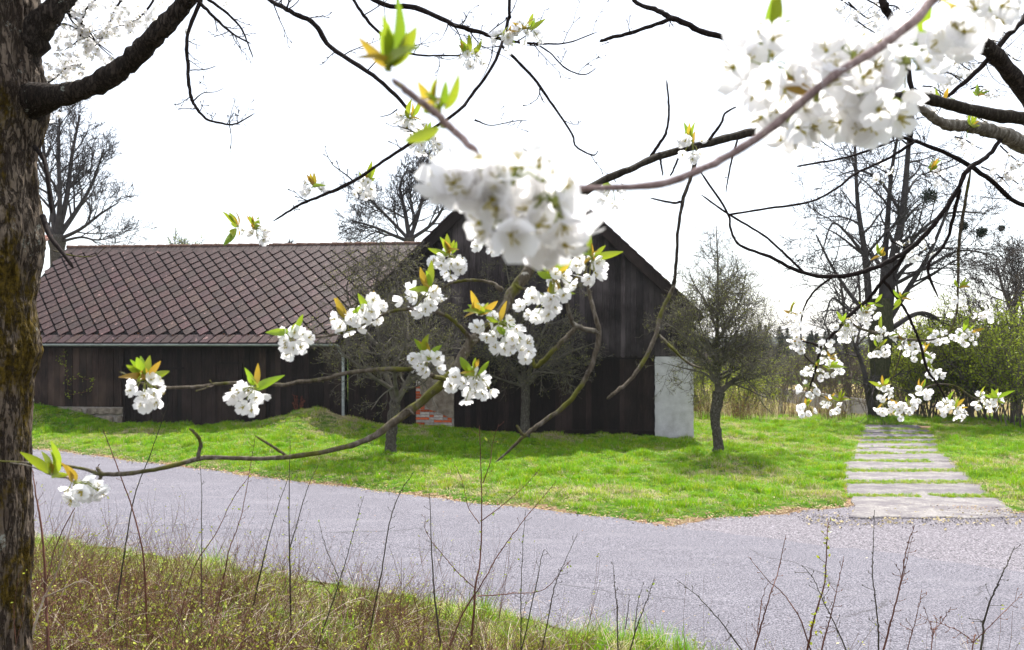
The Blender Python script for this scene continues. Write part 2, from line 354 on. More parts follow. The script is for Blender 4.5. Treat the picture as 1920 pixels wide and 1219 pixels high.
gr = grid('ground', xs, ys, gfull, M_ground)
gr.data.materials.append(M_bank); gr.data.materials.append(M_straw_ground); gr.data.materials.append(M_verge)
pc = np.zeros(len(gr.data.polygons)*3, dtype=np.float32); gr.data.polygons.foreach_get('center', pc); pc = pc.reshape(-1, 3)
mi = np.zeros(len(pc), dtype=np.int32)
mi[(pc[:, 1] < yn(pc[:, 0])-.5)] = 1
mi[(pc[:, 1] > 29) & (pc[:, 1] < 75) & (pc[:, 0] > 7)] = 2
yfe_ = np.where((pc[:, 0] > 2.2) & (pc[:, 0] < 14), np.maximum(yf(pc[:, 0]), yapron(pc[:, 0])), yf(pc[:, 0]))
mi[(pc[:, 1] > yfe_-.3) & (pc[:, 1] < yfe_+.16+.12*np.sin(pc[:, 0]*3.3))] = 3
gr.data.polygons.foreach_set('material_index', mi)
tag(gr, kind='structure')
# road: a sheet with ragged edges
rx = np.concatenate([np.linspace(-60, -16, 45), np.arange(-15.8, 12, .1), np.linspace(12.5, 60, 40)])
tt = np.linspace(0, 1, 14); V = []
for t_ in tt:
    yy = yn(rx)*(1-t_)+yf(rx)*t_
    if t_ == 0 or t_ == 1: yy = yy+np.array([noise.noise((x*3.1, 7*t_, 0))*.09+noise.noise((x*9, 3+t_, 0))*.04 for x in rx])
    V.append(np.stack([rx, yy, .03*np.sin(np.pi*t_)*np.ones_like(rx)], -1))
V = np.array(V); n0, n1_ = V.shape[:2]; i = np.arange(n0*n1_).reshape(n0, n1_)
Q = np.stack([i[:-1, :-1], i[:-1, 1:], i[1:, 1:], i[1:, :-1]], -1).reshape(-1, 4)
tag(link('asphalt_road', mesh('asphalt_road', V.reshape(-1, 3), Q, smooth=True), None, M_asphalt), kind='structure')
# gravel apron between the road and the slabs
ax = np.arange(2.3, 12.4, .1); V = []
for t_ in np.linspace(0, 1, 8):
    top = np.maximum(yapron(ax), yf(ax)+.02)
    jag = np.array([noise.noise((x*2.7, 1.3, 0))*.16+noise.noise((x*8, 5.3, 0))*.06 for x in ax])
    yy = (yf(ax)-.15)*(1-t_)+(top+jag)*t_
    V.append(np.stack([ax, yy, np.full_like(ax, -.008)], -1))
V = np.array(V); n0, n1_ = V.shape[:2]; i = np.arange(n0*n1_).reshape(n0, n1_)
Q = np.stack([i[:-1, :-1], i[:-1, 1:], i[1:, 1:], i[1:, :-1]], -1).reshape(-1, 4)
tag(link('gravel_apron', mesh('gravel_apron', V.reshape(-1, 3), Q, smooth=True), None, M_gravel), kind='structure')
# driveway bed with slabs
dy = np.arange(12, 24.9, .25); V = []
for t_ in np.linspace(0, 1, 6): V.append(np.stack([(dl(dy)-.05)*(1-t_)+(dr(dy)+.05)*t_, dy, np.full_like(dy, -.018)], -1))
V = np.array(V); n0, n1_ = V.shape[:2]; i = np.arange(n0*n1_).reshape(n0, n1_)
Q = np.stack([i[:-1, :-1], i[1:, :-1], i[1:, 1:], i[:-1, 1:]], -1).reshape(-1, 4)
drv = tag(link('driveway', mesh('driveway', V.reshape(-1, 3), Q), None, M_verge), kind='structure')
slabs = [(932, 967, 1595, 1908), (907, 930, 1588, 1865), (885, 903, 1583, 1830), (867, 881, 1585, 1806), (852, 864, 1594, 1784),
         (842, 849, 1594, 1762), (832, 839, 1590, 1756), (823.5, 829, 1592, 1754), (814, 821, 1600, 1750), (806.5, 811, 1607, 1738), (799, 803.5, 1612, 1722)]
for k, (ya, yb, xa, xb) in enumerate(slabs):
    ya -= 1.6; yb += 1.2+(2.5 if k == 0 else 0)
    fx = lambda px, py: P(px, py, F*CZ/(py-HY))
    sk = 0 if k == 0 else random.uniform(-6, 6)
    c = [fx(xa, yb), fx(xb+(xb-xa)*.02, yb), fx(xb-(0 if k else 40), ya), fx(xa+3, ya)]
    n = 14; bot = []; top = []
    outl = []
    for e in range(4):
        a, b_ = c[e], c[(e+1) % 4]; m_ = n if e % 2 == 0 else 4
        for j in range(m_):
            p = a.lerp(b_, j/m_); p.x += noise.noise((p.x*4, p.y*4, k))*.14; p.y += noise.noise((p.x*3, p.y*3, k+9))*.09
            outl.append((p.x, p.y))
    N = len(outl); cx = sum(p[0] for p in outl)/N; cy = sum(p[1] for p in outl)/N
    z = .012+random.uniform(-.006, .008); tz = random.uniform(-.01, .01)
    b = MB(); vs = [(x-cx, y-cy, -.1) for x, y in outl]+[(x-cx, y-cy, z-.012+tz*(x-cx)) for x, y in outl]+[((x-cx)*.985, (y-cy)*.975, z+tz*(x-cx)) for x, y in outl]
    b.poly(vs, [(i, (i+1) % N, (i+1) % N+N, i+N) for i in range(N)]+[(i+N, (i+1) % N+N, (i+1) % N+2*N, i+2*N) for i in range(N)]+[tuple(range(2*N, 3*N))])
    o = b.build('slab', M_slab, drv); o.location = (cx, cy, 0)

# ------------------------------------------------------------------ barn
TH = -math.atan(.09); BN = math.sqrt(1+.09**2)
def ub(px, off=0):          # local x on the barn plane (off = metres towards the viewer)
    a = (px-960)/F; y0 = 22.2-off*BN; t = y0/(1+.09*a)
    # local frame: origin (0,22.2)
    x, y = a*t, t-22.2
    c, s = math.cos(-TH), math.sin(-TH)
    return x*c-y*s
def zb(px, py, off=0):
    a = (px-960)/F; t = (22.2-off*BN)/(1+.09*a); return CZ-(py-HY)/F*t
barn = empty('timber_barn', (0, 22.2, 0), TH)
tag(barn, 'dark timber barn with tall plank gable and long diamond tiled side wing', 'barn')
apU, apZ = ub(977), zb(977, 288)
reU, reZ = ub(1306), zb(1306, 592); leU, leZ = ub(652), zb(652, 607)
def roofz(u): return apZ-(u-apU)*(apZ-reZ)/(reU-apU) if u > apU else apZ-(apU-u)*(apZ-leZ)/(apU-leU)
uL, uR = ub(650), ub(1300); zmid = zb(980, 667)
gw = MB()
gw.prism([(uL+.05, -.4), (uR-.02, -.4), (uR-.02, roofz(uR)-.06), (apU, apZ-.08), (uL+.05, roofz(uL)-.06)], .06, .22)
gable = gw.build('gable_wall', M_board_back, barn)
# upper boards, scalloped feet, each a board of its own
u = uL
while u < uR-.02:
    wd = random.uniform(.13, .185); u1 = min(u+wd, uR); a, b_ = u+.003, u1-.004
    off = random.uniform(-.012, .012); z0 = zmid+random.uniform(-.012, .012)
    c = (a+b_)/2; zt0, zt1 = roofz(a)-.05, roofz(b_)-.05
    pts = [(a, z0), (a+(b_-a)*.25, z0-.035), (c, z0-.045), (b_-(b_-a)*.25, z0-.035), (b_, z0)]+([(b_, zt1), (a, zt0)] if not (a < apU < b_) else [(b_, zt1), (apU, apZ-.05), (a, zt0)])
    bb = MB(); bb.prism(pts, -.035+off, .0+off*.2); bb.build('board', M_wood_up, gable); u = u1
def boards(u0, u1, z0f, z1f, parent, m, y=.03, w=(.13, .19)):
    u = u0
    while u < u1-.02:
        ue = min(u+random.uniform(*w), u1)
        if u1-ue < .06: ue = u1
        off = random.uniform(-.01, .01); a, b_ = u+.003, ue-.004
        bb = MB(); bb.prism([(a, z0f(a)), (b_, z0f(b_)), (b_, z1f(b_)), (a, z1f(a))], y+off-.022, y+off+.002)
        bb.build('board', m, parent); u = ue
boards(ub(652), ub(780), lambda u: -.2, lambda u: zmid+.03, gable, M_wood)
boards(ub(852), ub(1227), lambda u: -.25, lambda u: zmid+.03, gable, M_wood)
t = MB(); t.box(ub(1060), ub(1227), -.02, .005, zb(1140, 811), zb(1140, 806)); t.build('base_batten', M_wood, gable)
t = MB(); t.box(ub(652), ub(1227), -.02, .003, zmid-.085, zmid-.06); t.build('painted_shadow_gap', M_board_back, gable)  # near-black strip standing in for the shaded gap under the upper boards
# brick pier
bw = MB(); bw.box(ub(780)+.012, ub(852)-.012, -.012, .06, -.2, zmid-.05); pier = bw.build('brick_pier', M_mortar, barn)
bU0, bU1 = ub(780), ub(852)
vb = {}
for kind in (0, 1, 2):
    q = MB(); L = (.245, .118, .36)[kind]; e = .006
    q.poly([(0, .03, 0), (L, .03, 0), (L, .03, .062), (0, .03, .062), (e, -.028, e), (L-e, -.028, e), (L-e, -.028, .062-e), (e, -.028, .062-e), (0, -.02, 0), (L, -.02, 0), (L, -.02, .062), (0, -.02, .062)],
           [(4, 5, 6, 7), (8, 9, 5, 4), (9, 10, 6, 5), (10, 11, 7, 6), (11, 8, 4, 7), (0, 1, 9, 8), (1, 2, 10, 9), (2, 3, 11, 10), (3, 0, 8, 11)])
    me = bpy.data.meshes.new('brick'); me.from_pydata(q.v, [], q.f); vb[kind] = me
me_w = {k: m.copy() for k, m in vb.items()}
for m in vb.values(): m.materials.append(M_brick)
for m in me_w.values(): m.materials.append(M_brick_w)
cz = .04; row = 0
while cz < zb(815, 700):
    u = bU0+.004 if row % 2 == 0 else bU0-.0
    k0 = row % 2; first = True
    while u < bU1-.1:
        kd = (1 if (first and row % 2) or random.random() < .3 else 0); L = (.245, .118)[kd]
        if u+L > bU1: kd = 1; L = .118
        if u+L > bU1+.01: break
        py = HY+(CZ-cz)/22.4*F; pxm = 780+(u+L/2-bU0)/(bU1-bU0)*72
        lim = np.interp(pxm, [780, 790, 797, 812, 835, 852], [690, 700, 757, 768, 779, 784])
        if py > lim:
            white = random.random() < (.8 if 750 < py < 768 else .35 if py > 768 else .3)
            link('brick', (me_w if white else vb)[kd], pier).location = (u, random.uniform(-.004, .004), cz)
        u += L+.011; first = False
    cz += .073; row += 1
def pu(px): return ub(px)
pts = [(788, 697), (791, 757), (797, 760), (806, 768), (817, 771), (829, 776), (840, 782), (851.5, 785), (851.5, 668), (786, 668)]
pp = MB(); pp.prism([(pu(x), zb(x, y)) for x, y in pts], -.045, -.015); pp.build('plaster_patch', M_plaster_old, pier)
# white rendered pier, rough quoin edge
n = 26; V = []; 
wp = MB(); ed = [(uR+.0+random.uniform(-.012, .012), -.2+i*(zmid-.02+.2)/n) for i in range(n+1)]
el = [(ub(1228)+random.uniform(-.01, .01), z) for _, z in ed]
wp.prism(el[:1]+ed+el[::-1][:-1], -.05, .4); wp.build('plaster_pier', M_plaster, barn)
# main roof
for nm, (ua, za, uc, zc) in {'right': (apU, apZ, reU+.12, roofz(reU+.12)), 'left': (apU, apZ, leU-.1, roofz(leU-.1))}.items():
    d = Vector((uc-ua, 0, zc-za)).normalized(); nn = Vector((-d.z, 0, d.x)); 
    if nn.z < 0: nn = -nn
    r = MB(); q = [Vector((ua, 0, za)), Vector((uc, 0, zc)), Vector((uc, 0, zc))+nn*.09, Vector((ua, 0, za))+nn*.09]
    vs = [(p.x, -.24, p.z) for p in q]+[(p.x, 11.5, p.z) for p in q]
    r.poly(vs, [(0, 1, 2, 3), (7, 6, 5, 4), (0, 4, 5, 1), (1, 5, 6, 2), (2, 6, 7, 3), (3, 7, 4, 0)])
    ro = r.build('roof', M_tile, barn)
    vg = MB(); q = [Vector((ua, 0, za))-nn*.16, Vector((uc, 0, zc))-nn*.16, Vector((uc, 0, zc))+nn*.1, Vector((ua, 0, za))+nn*.1]
    vs = [(p.x, -.275, p.z) for p in q]+[(p.x, -.245, p.z) for p in q]
    vg.poly(vs, [(0, 1, 2, 3), (7, 6, 5, 4), (0, 4, 5, 1), (1, 5, 6, 2), (2, 6, 7, 3), (3, 7, 4, 0)])
    vg.build('verge_board', M_wood, ro)
    L = (Vector((uc, 0, zc))-Vector((ua, 0, za))).length; s_ = 0; vt = MB()
    while s_ < L-.3:       # verge tiles standing a little proud along the rake
        a0 = Vector((ua, 0, za))+d*s_+nn*(.12-.015); a1 = Vector((ua, 0, za))+d*(s_+.33)+nn*.125
        vt.poly([(a0.x, -.3, a0.z), (a1.x, -.3, a1.z), (a1.x, .3, a1.z), (a0.x, .3, a0.z)]+[((a+nn*.02).x, y, (a+nn*.02).z) for a, y in ((a0, -.3), (a1, -.3), (a1, .3), (a0, .3))],
                [(3, 2, 1, 0), (4, 5, 6, 7), (0, 1, 5, 4), (1, 2, 6, 5), (2, 3, 7, 6), (3, 0, 4, 7)]); s_ += .3
    vt.build('verge_tiles', M_tile, ro)
sw = MB(); sw.box(uR-.3, uR-.02, .41, 11.2, -.3, reZ+.05); sw.build('side_wall', M_plaster, barn)
sw = MB(); sw.box(uL-.02, uL+.2, .25, 11.2, -.3, leZ-.05); sw.box(uL, uR, 11.2, 11.4, -.3, leZ); sw.build('rear_wall', M_board_back, barn)
# wing
wL = -15.2; wEz = 2.56; EAVE = -.36
ww = MB(); ww.box(wL, ub(648), .05, .2, -.3, 2.75); wing = ww.build('wing_wall', M_board_back, barn)
uS = ub(232)
boards(wL, uS, lambda u: zb(180, 762), lambda u: 2.75, wing, M_wood_old, .03, (.15, .24))
boards(uS+.03, ub(646), lambda u: -.1, lambda u: 2.75, wing, M_wood, .03, (.13, .18))
# faint door: frame battens and hinged leaf
for x0, x1, y0, y1 in ((232, 236, 690, 795), (236, 345, 688, 692), (405, 452, 679, 682), (452, 455, 680, 795), (402, 405, 680, 795)):
    q = MB(); q.box(ub(x0), ub(x1), -.03, .0, zb(x0, y1), zb(x0, y0)); q.build('batten', M_wood, wing)
q = MB(); q.box(ub(222), ub(229), -.03, -.0, zb(225, 762), zb(225, 690)); q.build('loose_plank', M_wood_old, wing)
q = MB(); q.box(ub(486), ub(499), -.03, 0, .1, 2.6); q.build('post', M_wood_old, wing)
# stone footing
ft = MB(); ft.box(wL, uS, .03, .2, -.3, zb(180, 763)); foot = ft.build('stone_footing', M_mortar, barn)
sx = [60, 95, 126, 155, 182, 212, 231]; 
for rr, (ya, yb) in enumerate(((764, 778), (779, 797))):
    for k in range(len(sx)-1):
        a = sx[k]+(random.uniform(-7, 7) if 0 < k else 0)+(8 if rr else 0); b_ = sx[k+1]+(random.uniform(-4, 4) if k < len(sx)-2 else 0)
        if b_ > 231: b_ = 231
        u0, u1 = ub(a), ub(b_)-.015; z1, z0 = zb(a, ya), zb(a, yb)
        me = bpy.data.meshes.new('stone'); m_ = 10; vs = []; cx, cz_ = (u0+u1)/2, (z0+z1)/2
        for lay, (y, s_) in enumerate(((.06, 1), (-.015, 1), (-.04, .8))):
            for j in range(m_):
                an = 2*math.pi*j/m_; ca, sa = math.cos(an), math.sin(an); mx_ = max(abs(ca), abs(sa))**.7
                vs.append((cx+ca/mx_*(u1-u0)/2*s_*random.uniform(.94, 1), y+random.uniform(-.006, .006), cz_+sa/mx_*(z1-z0)/2*s_*random.uniform(.92, 1)))
        vs.append((cx, -.05, cz_)); fs = []
        for lay in (0, 1): fs += [(lay*m_+j, lay*m_+(j+1) % m_, (lay+1)*m_+(j+1) % m_, (lay+1)*m_+j) for j in range(m_)]
        fs += [(2*m_+j, 2*m_+(j+1) % m_, 3*m_) for j in range(m_)]
        me.from_pydata(vs, [], fs); link('stone', me, foot, M_stone)
# wing roof: a frame of its own, local x along the eave, local y up the slope
SL = math.atan2(3.2, 3.9); SLEN = math.hypot(3.2, 3.9)
uEnd = ub(806); rise = math.cos(SL); 
def rake_u(s):      # the main roof cuts the wing roof off here
    z = wEz+s*math.sin(SL)
    return leU+(z-leZ)*(apU-leU)/(apZ-leZ)+.12 if z > leZ-.2 else ub(646)
rb = MB()
ns = 24; vs = []
for i_ in range(ns+1):
    s = SLEN*i_/ns; e = rake_u(s) if s*math.cos(SL) > .36 else ub(645)
    vs += [(wL-.25, s, -.05), (e, s, -.05), (wL-.25, s, 0), (e, s, 0)]
fs = []
for i_ in range(ns):
    a = i_*4; fs += [(a+2, a+3, a+7, a+6), (a+1, a, a+4, a+5), (a, a+2, a+6, a+4), (a+3, a+1, a+5, a+7)]
rb.poly(vs, fs)
roof = rb.build('wing_roof', M_underlay, barn); roof.location = (0, EAVE, wEz); roof.rotation_euler = (SL, 0, 0)
bk = MB(); bk.box(wL-.25, uEnd+.6, 3.54, 7.3, 0, .05, None)
bk.v = [(x, y, z+5.7-(y-3.54)*.82) for x, y, z in bk.v]; bk.build('rear_roof_slope', M_tile, barn)
DU, DS = .425, .52
def tile_mesh(w_, h_, th=.016):
    q = MB(); pr = [(-w_/2+.028, 0), (-.0, -h_/2), (w_/2-.028, 0), (0, h_/2)]
    # corner-clipped diamond, lower edge lifted where it laps over its neighbours
    o = [(-w_/2, .0), (-w_/2*.12, -h_/2*.9), (w_/2*.12, -h_/2*.9), (w_/2, 0), (0, h_/2)]
    lift = [.006, .022, .022, .006, .001]
    n = len(o); q.poly([(x, y, l) for (x, y), l in zip(o, lift)]+[(x, y, l+th) for (x, y), l in zip(o, lift)],
                       [tuple(range(n-1, -1, -1)), tuple(range(n, 2*n))]+[(i, (i+1) % n, (i+1) % n+n, i+n) for i in range(n)])
    return q
def qmesh(q, name, m): me = bpy.data.meshes.new(name); me.from_pydata(q.v, [], q.f); me.materials.append(m); return me
tm = qmesh(tile_mesh(DU-.06, DS-.072, .03), 'tile', M_tile); tg = qmesh(tile_mesh(DU-.055, DS-.07, .03), 'tile_grey', M_tile_grey)
spots = []
s0 = .34; row = 0
while s0+row*DS/2 < SLEN-.34:
    s = s0+row*DS/2+.16; u = wL-.1+(DU/2 if row % 2 else 0)
    while u < rake_u(s)+.12:
        if not (s*math.cos(SL) < .5 and u > ub(648)): spots.append((u, s))
        u += DU
    row += 1
spots = [p for p in spots if p[1] < SLEN-.3]
spots.sort(key=lambda p: (p[0] < ub(62)) * 100 + p[1]*1.0+abs(p[0])*.02)
rest = MB()
for k, (u, s) in enumerate(spots):
    py_ = (s, u)
    grey = u > ub(672)+ (s-2)*.55 and s > 1.3 and random.random() < .75 and u < rake_u(s)-.2
    rz = random.uniform(-.035, .035)*(3 if random.random() < .05 else 1); tx = random.uniform(-.02, .03); dz = random.uniform(0, .006)
    if k < 296:
        o = link('roof_tile', tg if grey else tm, roof); o.location = (u, s, dz+.004); o.rotation_euler = (tx, random.uniform(-.02, .02), rz)
    else:
        M_ = Matrix.Translation((u, s, dz+.004)) @ Euler((tx, 0, rz)).to_matrix().to_4x4()
        rest.poly([M_ @ v.co for v in tm.vertices], [tuple(p.vertices) for p in tm.polygons])
tag(rest.build('roof_tiles', M_tile, roof), kind='stuff')
# eave course
q = MB(); Wd = .285
q.poly([(0, -.03, .012), (Wd-.04, -.03, .012), (Wd+.1, .33, .004), (.12, .33, .004), (0, -.03, .03), (Wd-.04, -.03, .03), (Wd+.1, .33, .018), (.12, .33, .018)],
       [(3, 2, 1, 0), (4, 5, 6, 7), (0, 1, 5, 4), (1, 2, 6, 5), (2, 3, 7, 6), (3, 0, 4, 7)])
te = qmesh(q, 'eave_tile', M_tile); u = wL-.2
while u < ub(640)-.2:
    o = link('eave_tile', te, roof); o.location = (u, 0, .004+random.uniform(0, .006)); o.rotation_euler = (random.uniform(-.01, .02), 0, random.uniform(-.03, .03)); u += Wd
# ridge course (too narrow to pick apart) and ridge cap
q = MB(); u = wL-.2
while u < uEnd+.25:
    for (y0, y1, z) in ((SLEN-.36, SLEN-.02, .02),):
        dz = random.uniform(0, .012); sk = -.05
        q.poly([(u, y0, z+dz), (u+.145, y0, z+dz), (u+.145-sk, y1, z), (u-sk, y1, z), (u, y0, z+.018+dz), (u+.145, y0, z+.018+dz), (u+.145-sk, y1, z+.018), (u-sk, y1, z+.018)],
               [(3, 2, 1, 0), (4, 5, 6, 7), (0, 1, 5, 4), (1, 2, 6, 5), (2, 3, 7, 6), (3, 0, 4, 7)])
    u += .16
tag(q.build('ridge_tiles', M_tile, roof), kind='stuff')
cp = Tubes(); u = wL-.25
while u < uEnd+.3:
    r0 = .06+random.uniform(-.006, .006); zz = 3.2+wEz+.02
    cp.add([(u, SLEN*math.cos(SL)+EAVE, zz+.012), (u+.2, SLEN*math.cos(SL)+EAVE, zz+.006), (u+.41, SLEN*math.cos(SL)+EAVE, zz)], [r0*1.05, r0, r0*.92], 8); u += .4
cp.build('ridge_cap', M_redtile if False else mat('brown lichened ridge', [(.09, .05, .035), (.2, .12, .09)], 9, rough=.9, bmp=.01), barn)
ms = MB()
for _ in range(700):
    u = random.uniform(wL+2, ub(640)); s = random.uniform(0, SLEN-.4)**1.0; r = random.uniform(.012, .035)
    vs = []; 
    for j in range(6): an = j*math.pi/3; vs.append((u+math.cos(an)*r*random.uniform(.7, 1.3), s+math.sin(an)*r*random.uniform(.6, 1.1), .02))
    vs += [(u+random.uniform(-.4, .4)*r, s, .02+r*.9)]
    ms.poly(vs, [(j, (j+1) % 6, 6) for j in range(6)])
tag(ms.build('moss_tufts', M_moss, roof), kind='stuff')
# fascia, gutter, downpipe
fa = MB(); fa.box(wL, ub(646), EAVE+.04, EAVE+.065, wEz-.16, wEz-.01); fa.box(wL, ub(646), EAVE+.066, .0, wEz-.05, wEz-.03); fa.build('fascia', M_wood, barn)
gu = MB(); K = 9; us = [wL-.2, ub(641)]; vs = []
for uu in us:
    for rr_ in (.062, .055):
        for j in range(K): an = math.pi+math.pi*j/(K-1); vs.append((uu, EAVE-.03+math.cos(an)*rr_, wEz-.035+math.sin(an)*rr_))
fs = [];
for j in range(K-1):
    fs += [(j, j+1, 2*K+j+1, 2*K+j), (K+j+1, K+j, 3*K+j, 3*K+j+1)]
fs += [(0, K, 3*K, 2*K)[::-1], (K-1, 2*K-1, 4*K-1, 3*K-1)]+[(2*K+j+1, 2*K+j, 3*K+j, 3*K+j+1)[::-1] for j in range(K-1)]
gu.poly(vs, fs); gut = gu.build('gutter', M_zinc, barn, True)
u = wL+.4
while u < ub(640):
    q = Tubes(); q.add([(u, EAVE-.03+math.cos(a)*.066, wEz-.035+math.sin(a)*.066) for a in np.linspace(math.pi, 2*math.pi, 7)], [.006]*7, 4); q.build('bracket', M_zinc, gut); u += .9
dp = Tubes(); du = ub(645)
dp.add([(du-.05, EAVE-.02, wEz-.1), (du-.04, EAVE+.05, wEz-.2), (du, -.09, wEz-.36), (du, -.08, wEz-.5), (du, -.08, 1.2), (du, -.08, .25)], [.042]*6, 10)
dpo = dp.build('downpipe', M_zinc, barn)
for z in (2.0, 1.05): q = Tubes(); q.add([(du, -.08, z), (du, -.08, z+.03)], [.052, .052], 10); q.build('pipe_clamp', M_zinc, dpo)

# neighbouring house with red clay roof, seen past the left end of the wing
hs = empty('farmhouse', P(-82, 640, 31)-Vector((0, 0, 2.6))); tag(hs, 'cream house with pale red clay tile roof behind the trunk', 'house')
q = MB(); q.box(-5, 1.45, 0, 6, -.2, 5.1); q.build('wall', M_cream, hs)
q = MB(); q.poly([(-5.4, -.45, 4.85), (1.2, -.45, 4.85), (2.0, 3, 7.0), (-5.4, 3, 7.0), (-5.4, -.45, 4.97), (1.2, -.45, 4.97), (2.0, 3, 7.12), (-5.4, 3, 7.12)],
                 [(3, 2, 1, 0), (4, 5, 6, 7), (0, 1, 5, 4), (1, 2, 6, 5), (2, 3, 7, 6), (3, 0, 4, 7)]); hr = q.build('roof', M_redtile, hs)
q = MB()
for k in range(24): 
    s = k/24; q.box(-5.4, 1.2+.8*s, -.46+3.45*s, -.43+3.45*s, 4.96+2.15*s, 5.0+2.15*s)
tag(q.build('tile_courses', M_redtile, hr), kind='stuff')
q = MB(); q.box(-.2, .9, -.05, -.01, 3.1, 4.3); wnd = q.build('window', M_wood, hs); q = MB(); q.box(-.1, .8, -.06, -.052, 3.2, 4.2); q.build('pane', M_underlay, wnd)

# ------------------------------------------------------------------ scatter
def src_collection(name, objs):
    c = bpy.data.collections.new(name)
    for o in objs: c.objects.link(o)
    return c
def srcobj(name, V, Q=None, T=None, mats=None, mi=None, smooth=False):
    me = mesh(name, V, Q, T, smooth, mi)
    for m in mats: me.materials.append(m)
    return bpy.data.objects.new(name, me)
def scatter(name, pts, variants, scl, tilt=.15, parent=None, vid=None, label=None, sclz=None, rot=None):
    pts = np.asarray(pts, np.float32); n = len(pts)
    me = bpy.data.meshes.new(name); me.vertices.add(n); me.vertices.foreach_set('co', pts.ravel())
    if rot is None: rot = np.stack([np.random.uniform(-tilt, tilt, n), np.random.uniform(-tilt, tilt, n), np.random.uniform(0, 6.283, n)], -1)
    a = me.attributes.new('rot', 'FLOAT_VECTOR', 'POINT'); a.data.foreach_set('vector', np.asarray(rot, np.float32).ravel())
    s3 = np.stack([scl, scl, scl if sclz is None else sclz], -1).astype(np.float32)
    a = me.attributes.new('scl', 'FLOAT_VECTOR', 'POINT'); a.data.foreach_set('vector', s3.ravel())
    if vid is None: vid = np.random.randint(0, len(variants), n)
    a = me.attributes.new('vid', 'INT', 'POINT'); a.data.foreach_set('value', np.asarray(vid, np.int32))
    o = link(name, me, parent)
    ng = bpy.data.node_groups.new(name, 'GeometryNodeTree')
    ng.interface.new_socket('Geometry', in_out='INPUT', socket_type='NodeSocketGeometry')
    ng.interface.new_socket('Geometry', in_out='OUTPUT', socket_type='NodeSocketGeometry')
    N = ng.nodes; gi = N.new('NodeGroupInput'); go = N.new('NodeGroupOutput'); ip = N.new('GeometryNodeInstanceOnPoints')
    ci = N.new('GeometryNodeCollectionInfo'); ci.inputs['Collection'].default_value = src_collection(name+'_src', variants)
    ci.inputs['Separate Children'].default_value = True; ci.inputs['Reset Children'].default_value = True
    def na(nm, ty):
        q = N.new('GeometryNodeInputNamedAttribute'); q.data_type = ty; q.inputs['Name'].default_value = nm; return q.outputs['Attribute']
    Lk = ng.links; Lk.new(gi.outputs[0], ip.inputs['Points']); Lk.new(ci.outputs[0], ip.inputs['Instance'])
    ip.inputs['Pick Instance'].default_value = True
    Lk.new(na('vid', 'INT'), ip.inputs['Instance Index']); Lk.new(na('rot', 'FLOAT_VECTOR'), ip.inputs['Rotation']); Lk.new(na('scl', 'FLOAT_VECTOR'), ip.inputs['Scale'])
    Lk.new(ip.outputs[0], go.inputs[0])
    o.modifiers.new('scatter', 'NODES').node_group = ng
    o['kind'] = 'stuff'
    return o
def tuft(name, nb, h, wdt, spread, m, bend=.5):
    V = []; Q = []; T = []
    for b in range(nb):
        a = random.uniform(0, 6.283); r = random.uniform(0, spread); x, y = math.cos(a)*r, math.sin(a)*r
        d = random.uniform(0, 6.283); hh = h*random.uniform(.5, 1.1); be = bend*random.uniform(.3, 1.2)*hh; ww_ = wdt*random.uniform(.7, 1.2)
        dx, dy = math.cos(d), math.sin(d); sx_, sy_ = -dy*ww_/2, dx*ww_/2; n = len(V)
        for t_, k in ((0, 1), (.45, .85), (.8, .5)):
            cx, cy, cz_ = x+dx*be*t_*t_, y+dy*be*t_*t_, hh*(t_-.25*t_*t_*be/hh)
            V += [(cx+sx_*k, cy+sy_*k, cz_), (cx-sx_*k, cy-sy_*k, cz_)]
        V.append((x+dx*be*1.1, y+dy*be*1.1, hh*(1-.25*be/hh)*.98))
        Q += [(n, n+1, n+3, n+2), (n+2, n+3, n+5, n+4)]; T.append((n+4, n+5, n+6))
    return srcobj(name, V, Q, T, [m])
tg_ = [tuft('tuft', 16, .12, .007, .09, M_grass), tuft('tuft', 16, .1, .007, .09, M_grass, .8), tuft('tuft', 14, .1, .007, .1, M_grass2, .7),
       tuft('tuft', 16, .14, .007, .08, M_grass, .6), tuft('tuft', 12, .09, .007, .1, M_straw, 1.2)]
def pnoise(x, y, s, o=0): return np.array([noise.noise((a*s, b*s, o)) for a, b in zip(x, y)])
def lawn_pts(n, x0, x1, y0, y1):
    x = np.random.uniform(x0, x1, n); y = np.random.uniform(y0, y1, n)
    yfe = np.where((x > 2.2) & (x < 14), np.maximum(yf(x), yapron(x)), yf(x))
    k = (y > yfe+.1) & ~((x > dl(y)+.02) & (x < dr(y)-.02) & (y < 24.8))
    k &= ~((y > ywall(x)-.04) & (x < 4.9) & (y < 34)) | (y > 34)
    k &= (np.abs(x) < y*.70)
    return x[k], y[k]
x, y = lawn_pts(150000, -16, 20, 9, 29)
edge = np.minimum(1, (y-np.where((x > 2.2) & (x < 14), np.maximum(yf(x), yapron(x)), yf(x)))/1.2)
nz = pnoise(x, y, .55); n2 = pnoise(x, y, 2.2, 5)
keep = (np.random.rand(len(x)) < np.clip(.3+edge*1.3, 0, 1)) & (np.random.rand(len(x)) < np.clip(1.15-(y-14)*.02, .5, 1))
x, y, nz, n2, edge = x[keep], y[keep], nz[keep], n2[keep], edge[keep]
dry = .12+np.clip((nz-.05)*2.2, 0, .6)+(1-edge)*.3+.6*np.exp(-((x+5.4)/1.3)**2-((y-21.6)/1.2)**2)+.3*np.clip(1-(np.abs(y-ywall(x)))/1.2, 0, 1)*(x > -1)
rnd = np.random.rand(len(x)); vid = np.where(rnd < dry*.75, 4, np.where(rnd > .8, 2, np.random.choice([0, 1, 3], len(x))))
sc = (.75+.5*np.clip(n2+.3, 0, 1)+.25*np.random.rand(len(x)))*np.clip(.45+edge*.6, 0, 1)
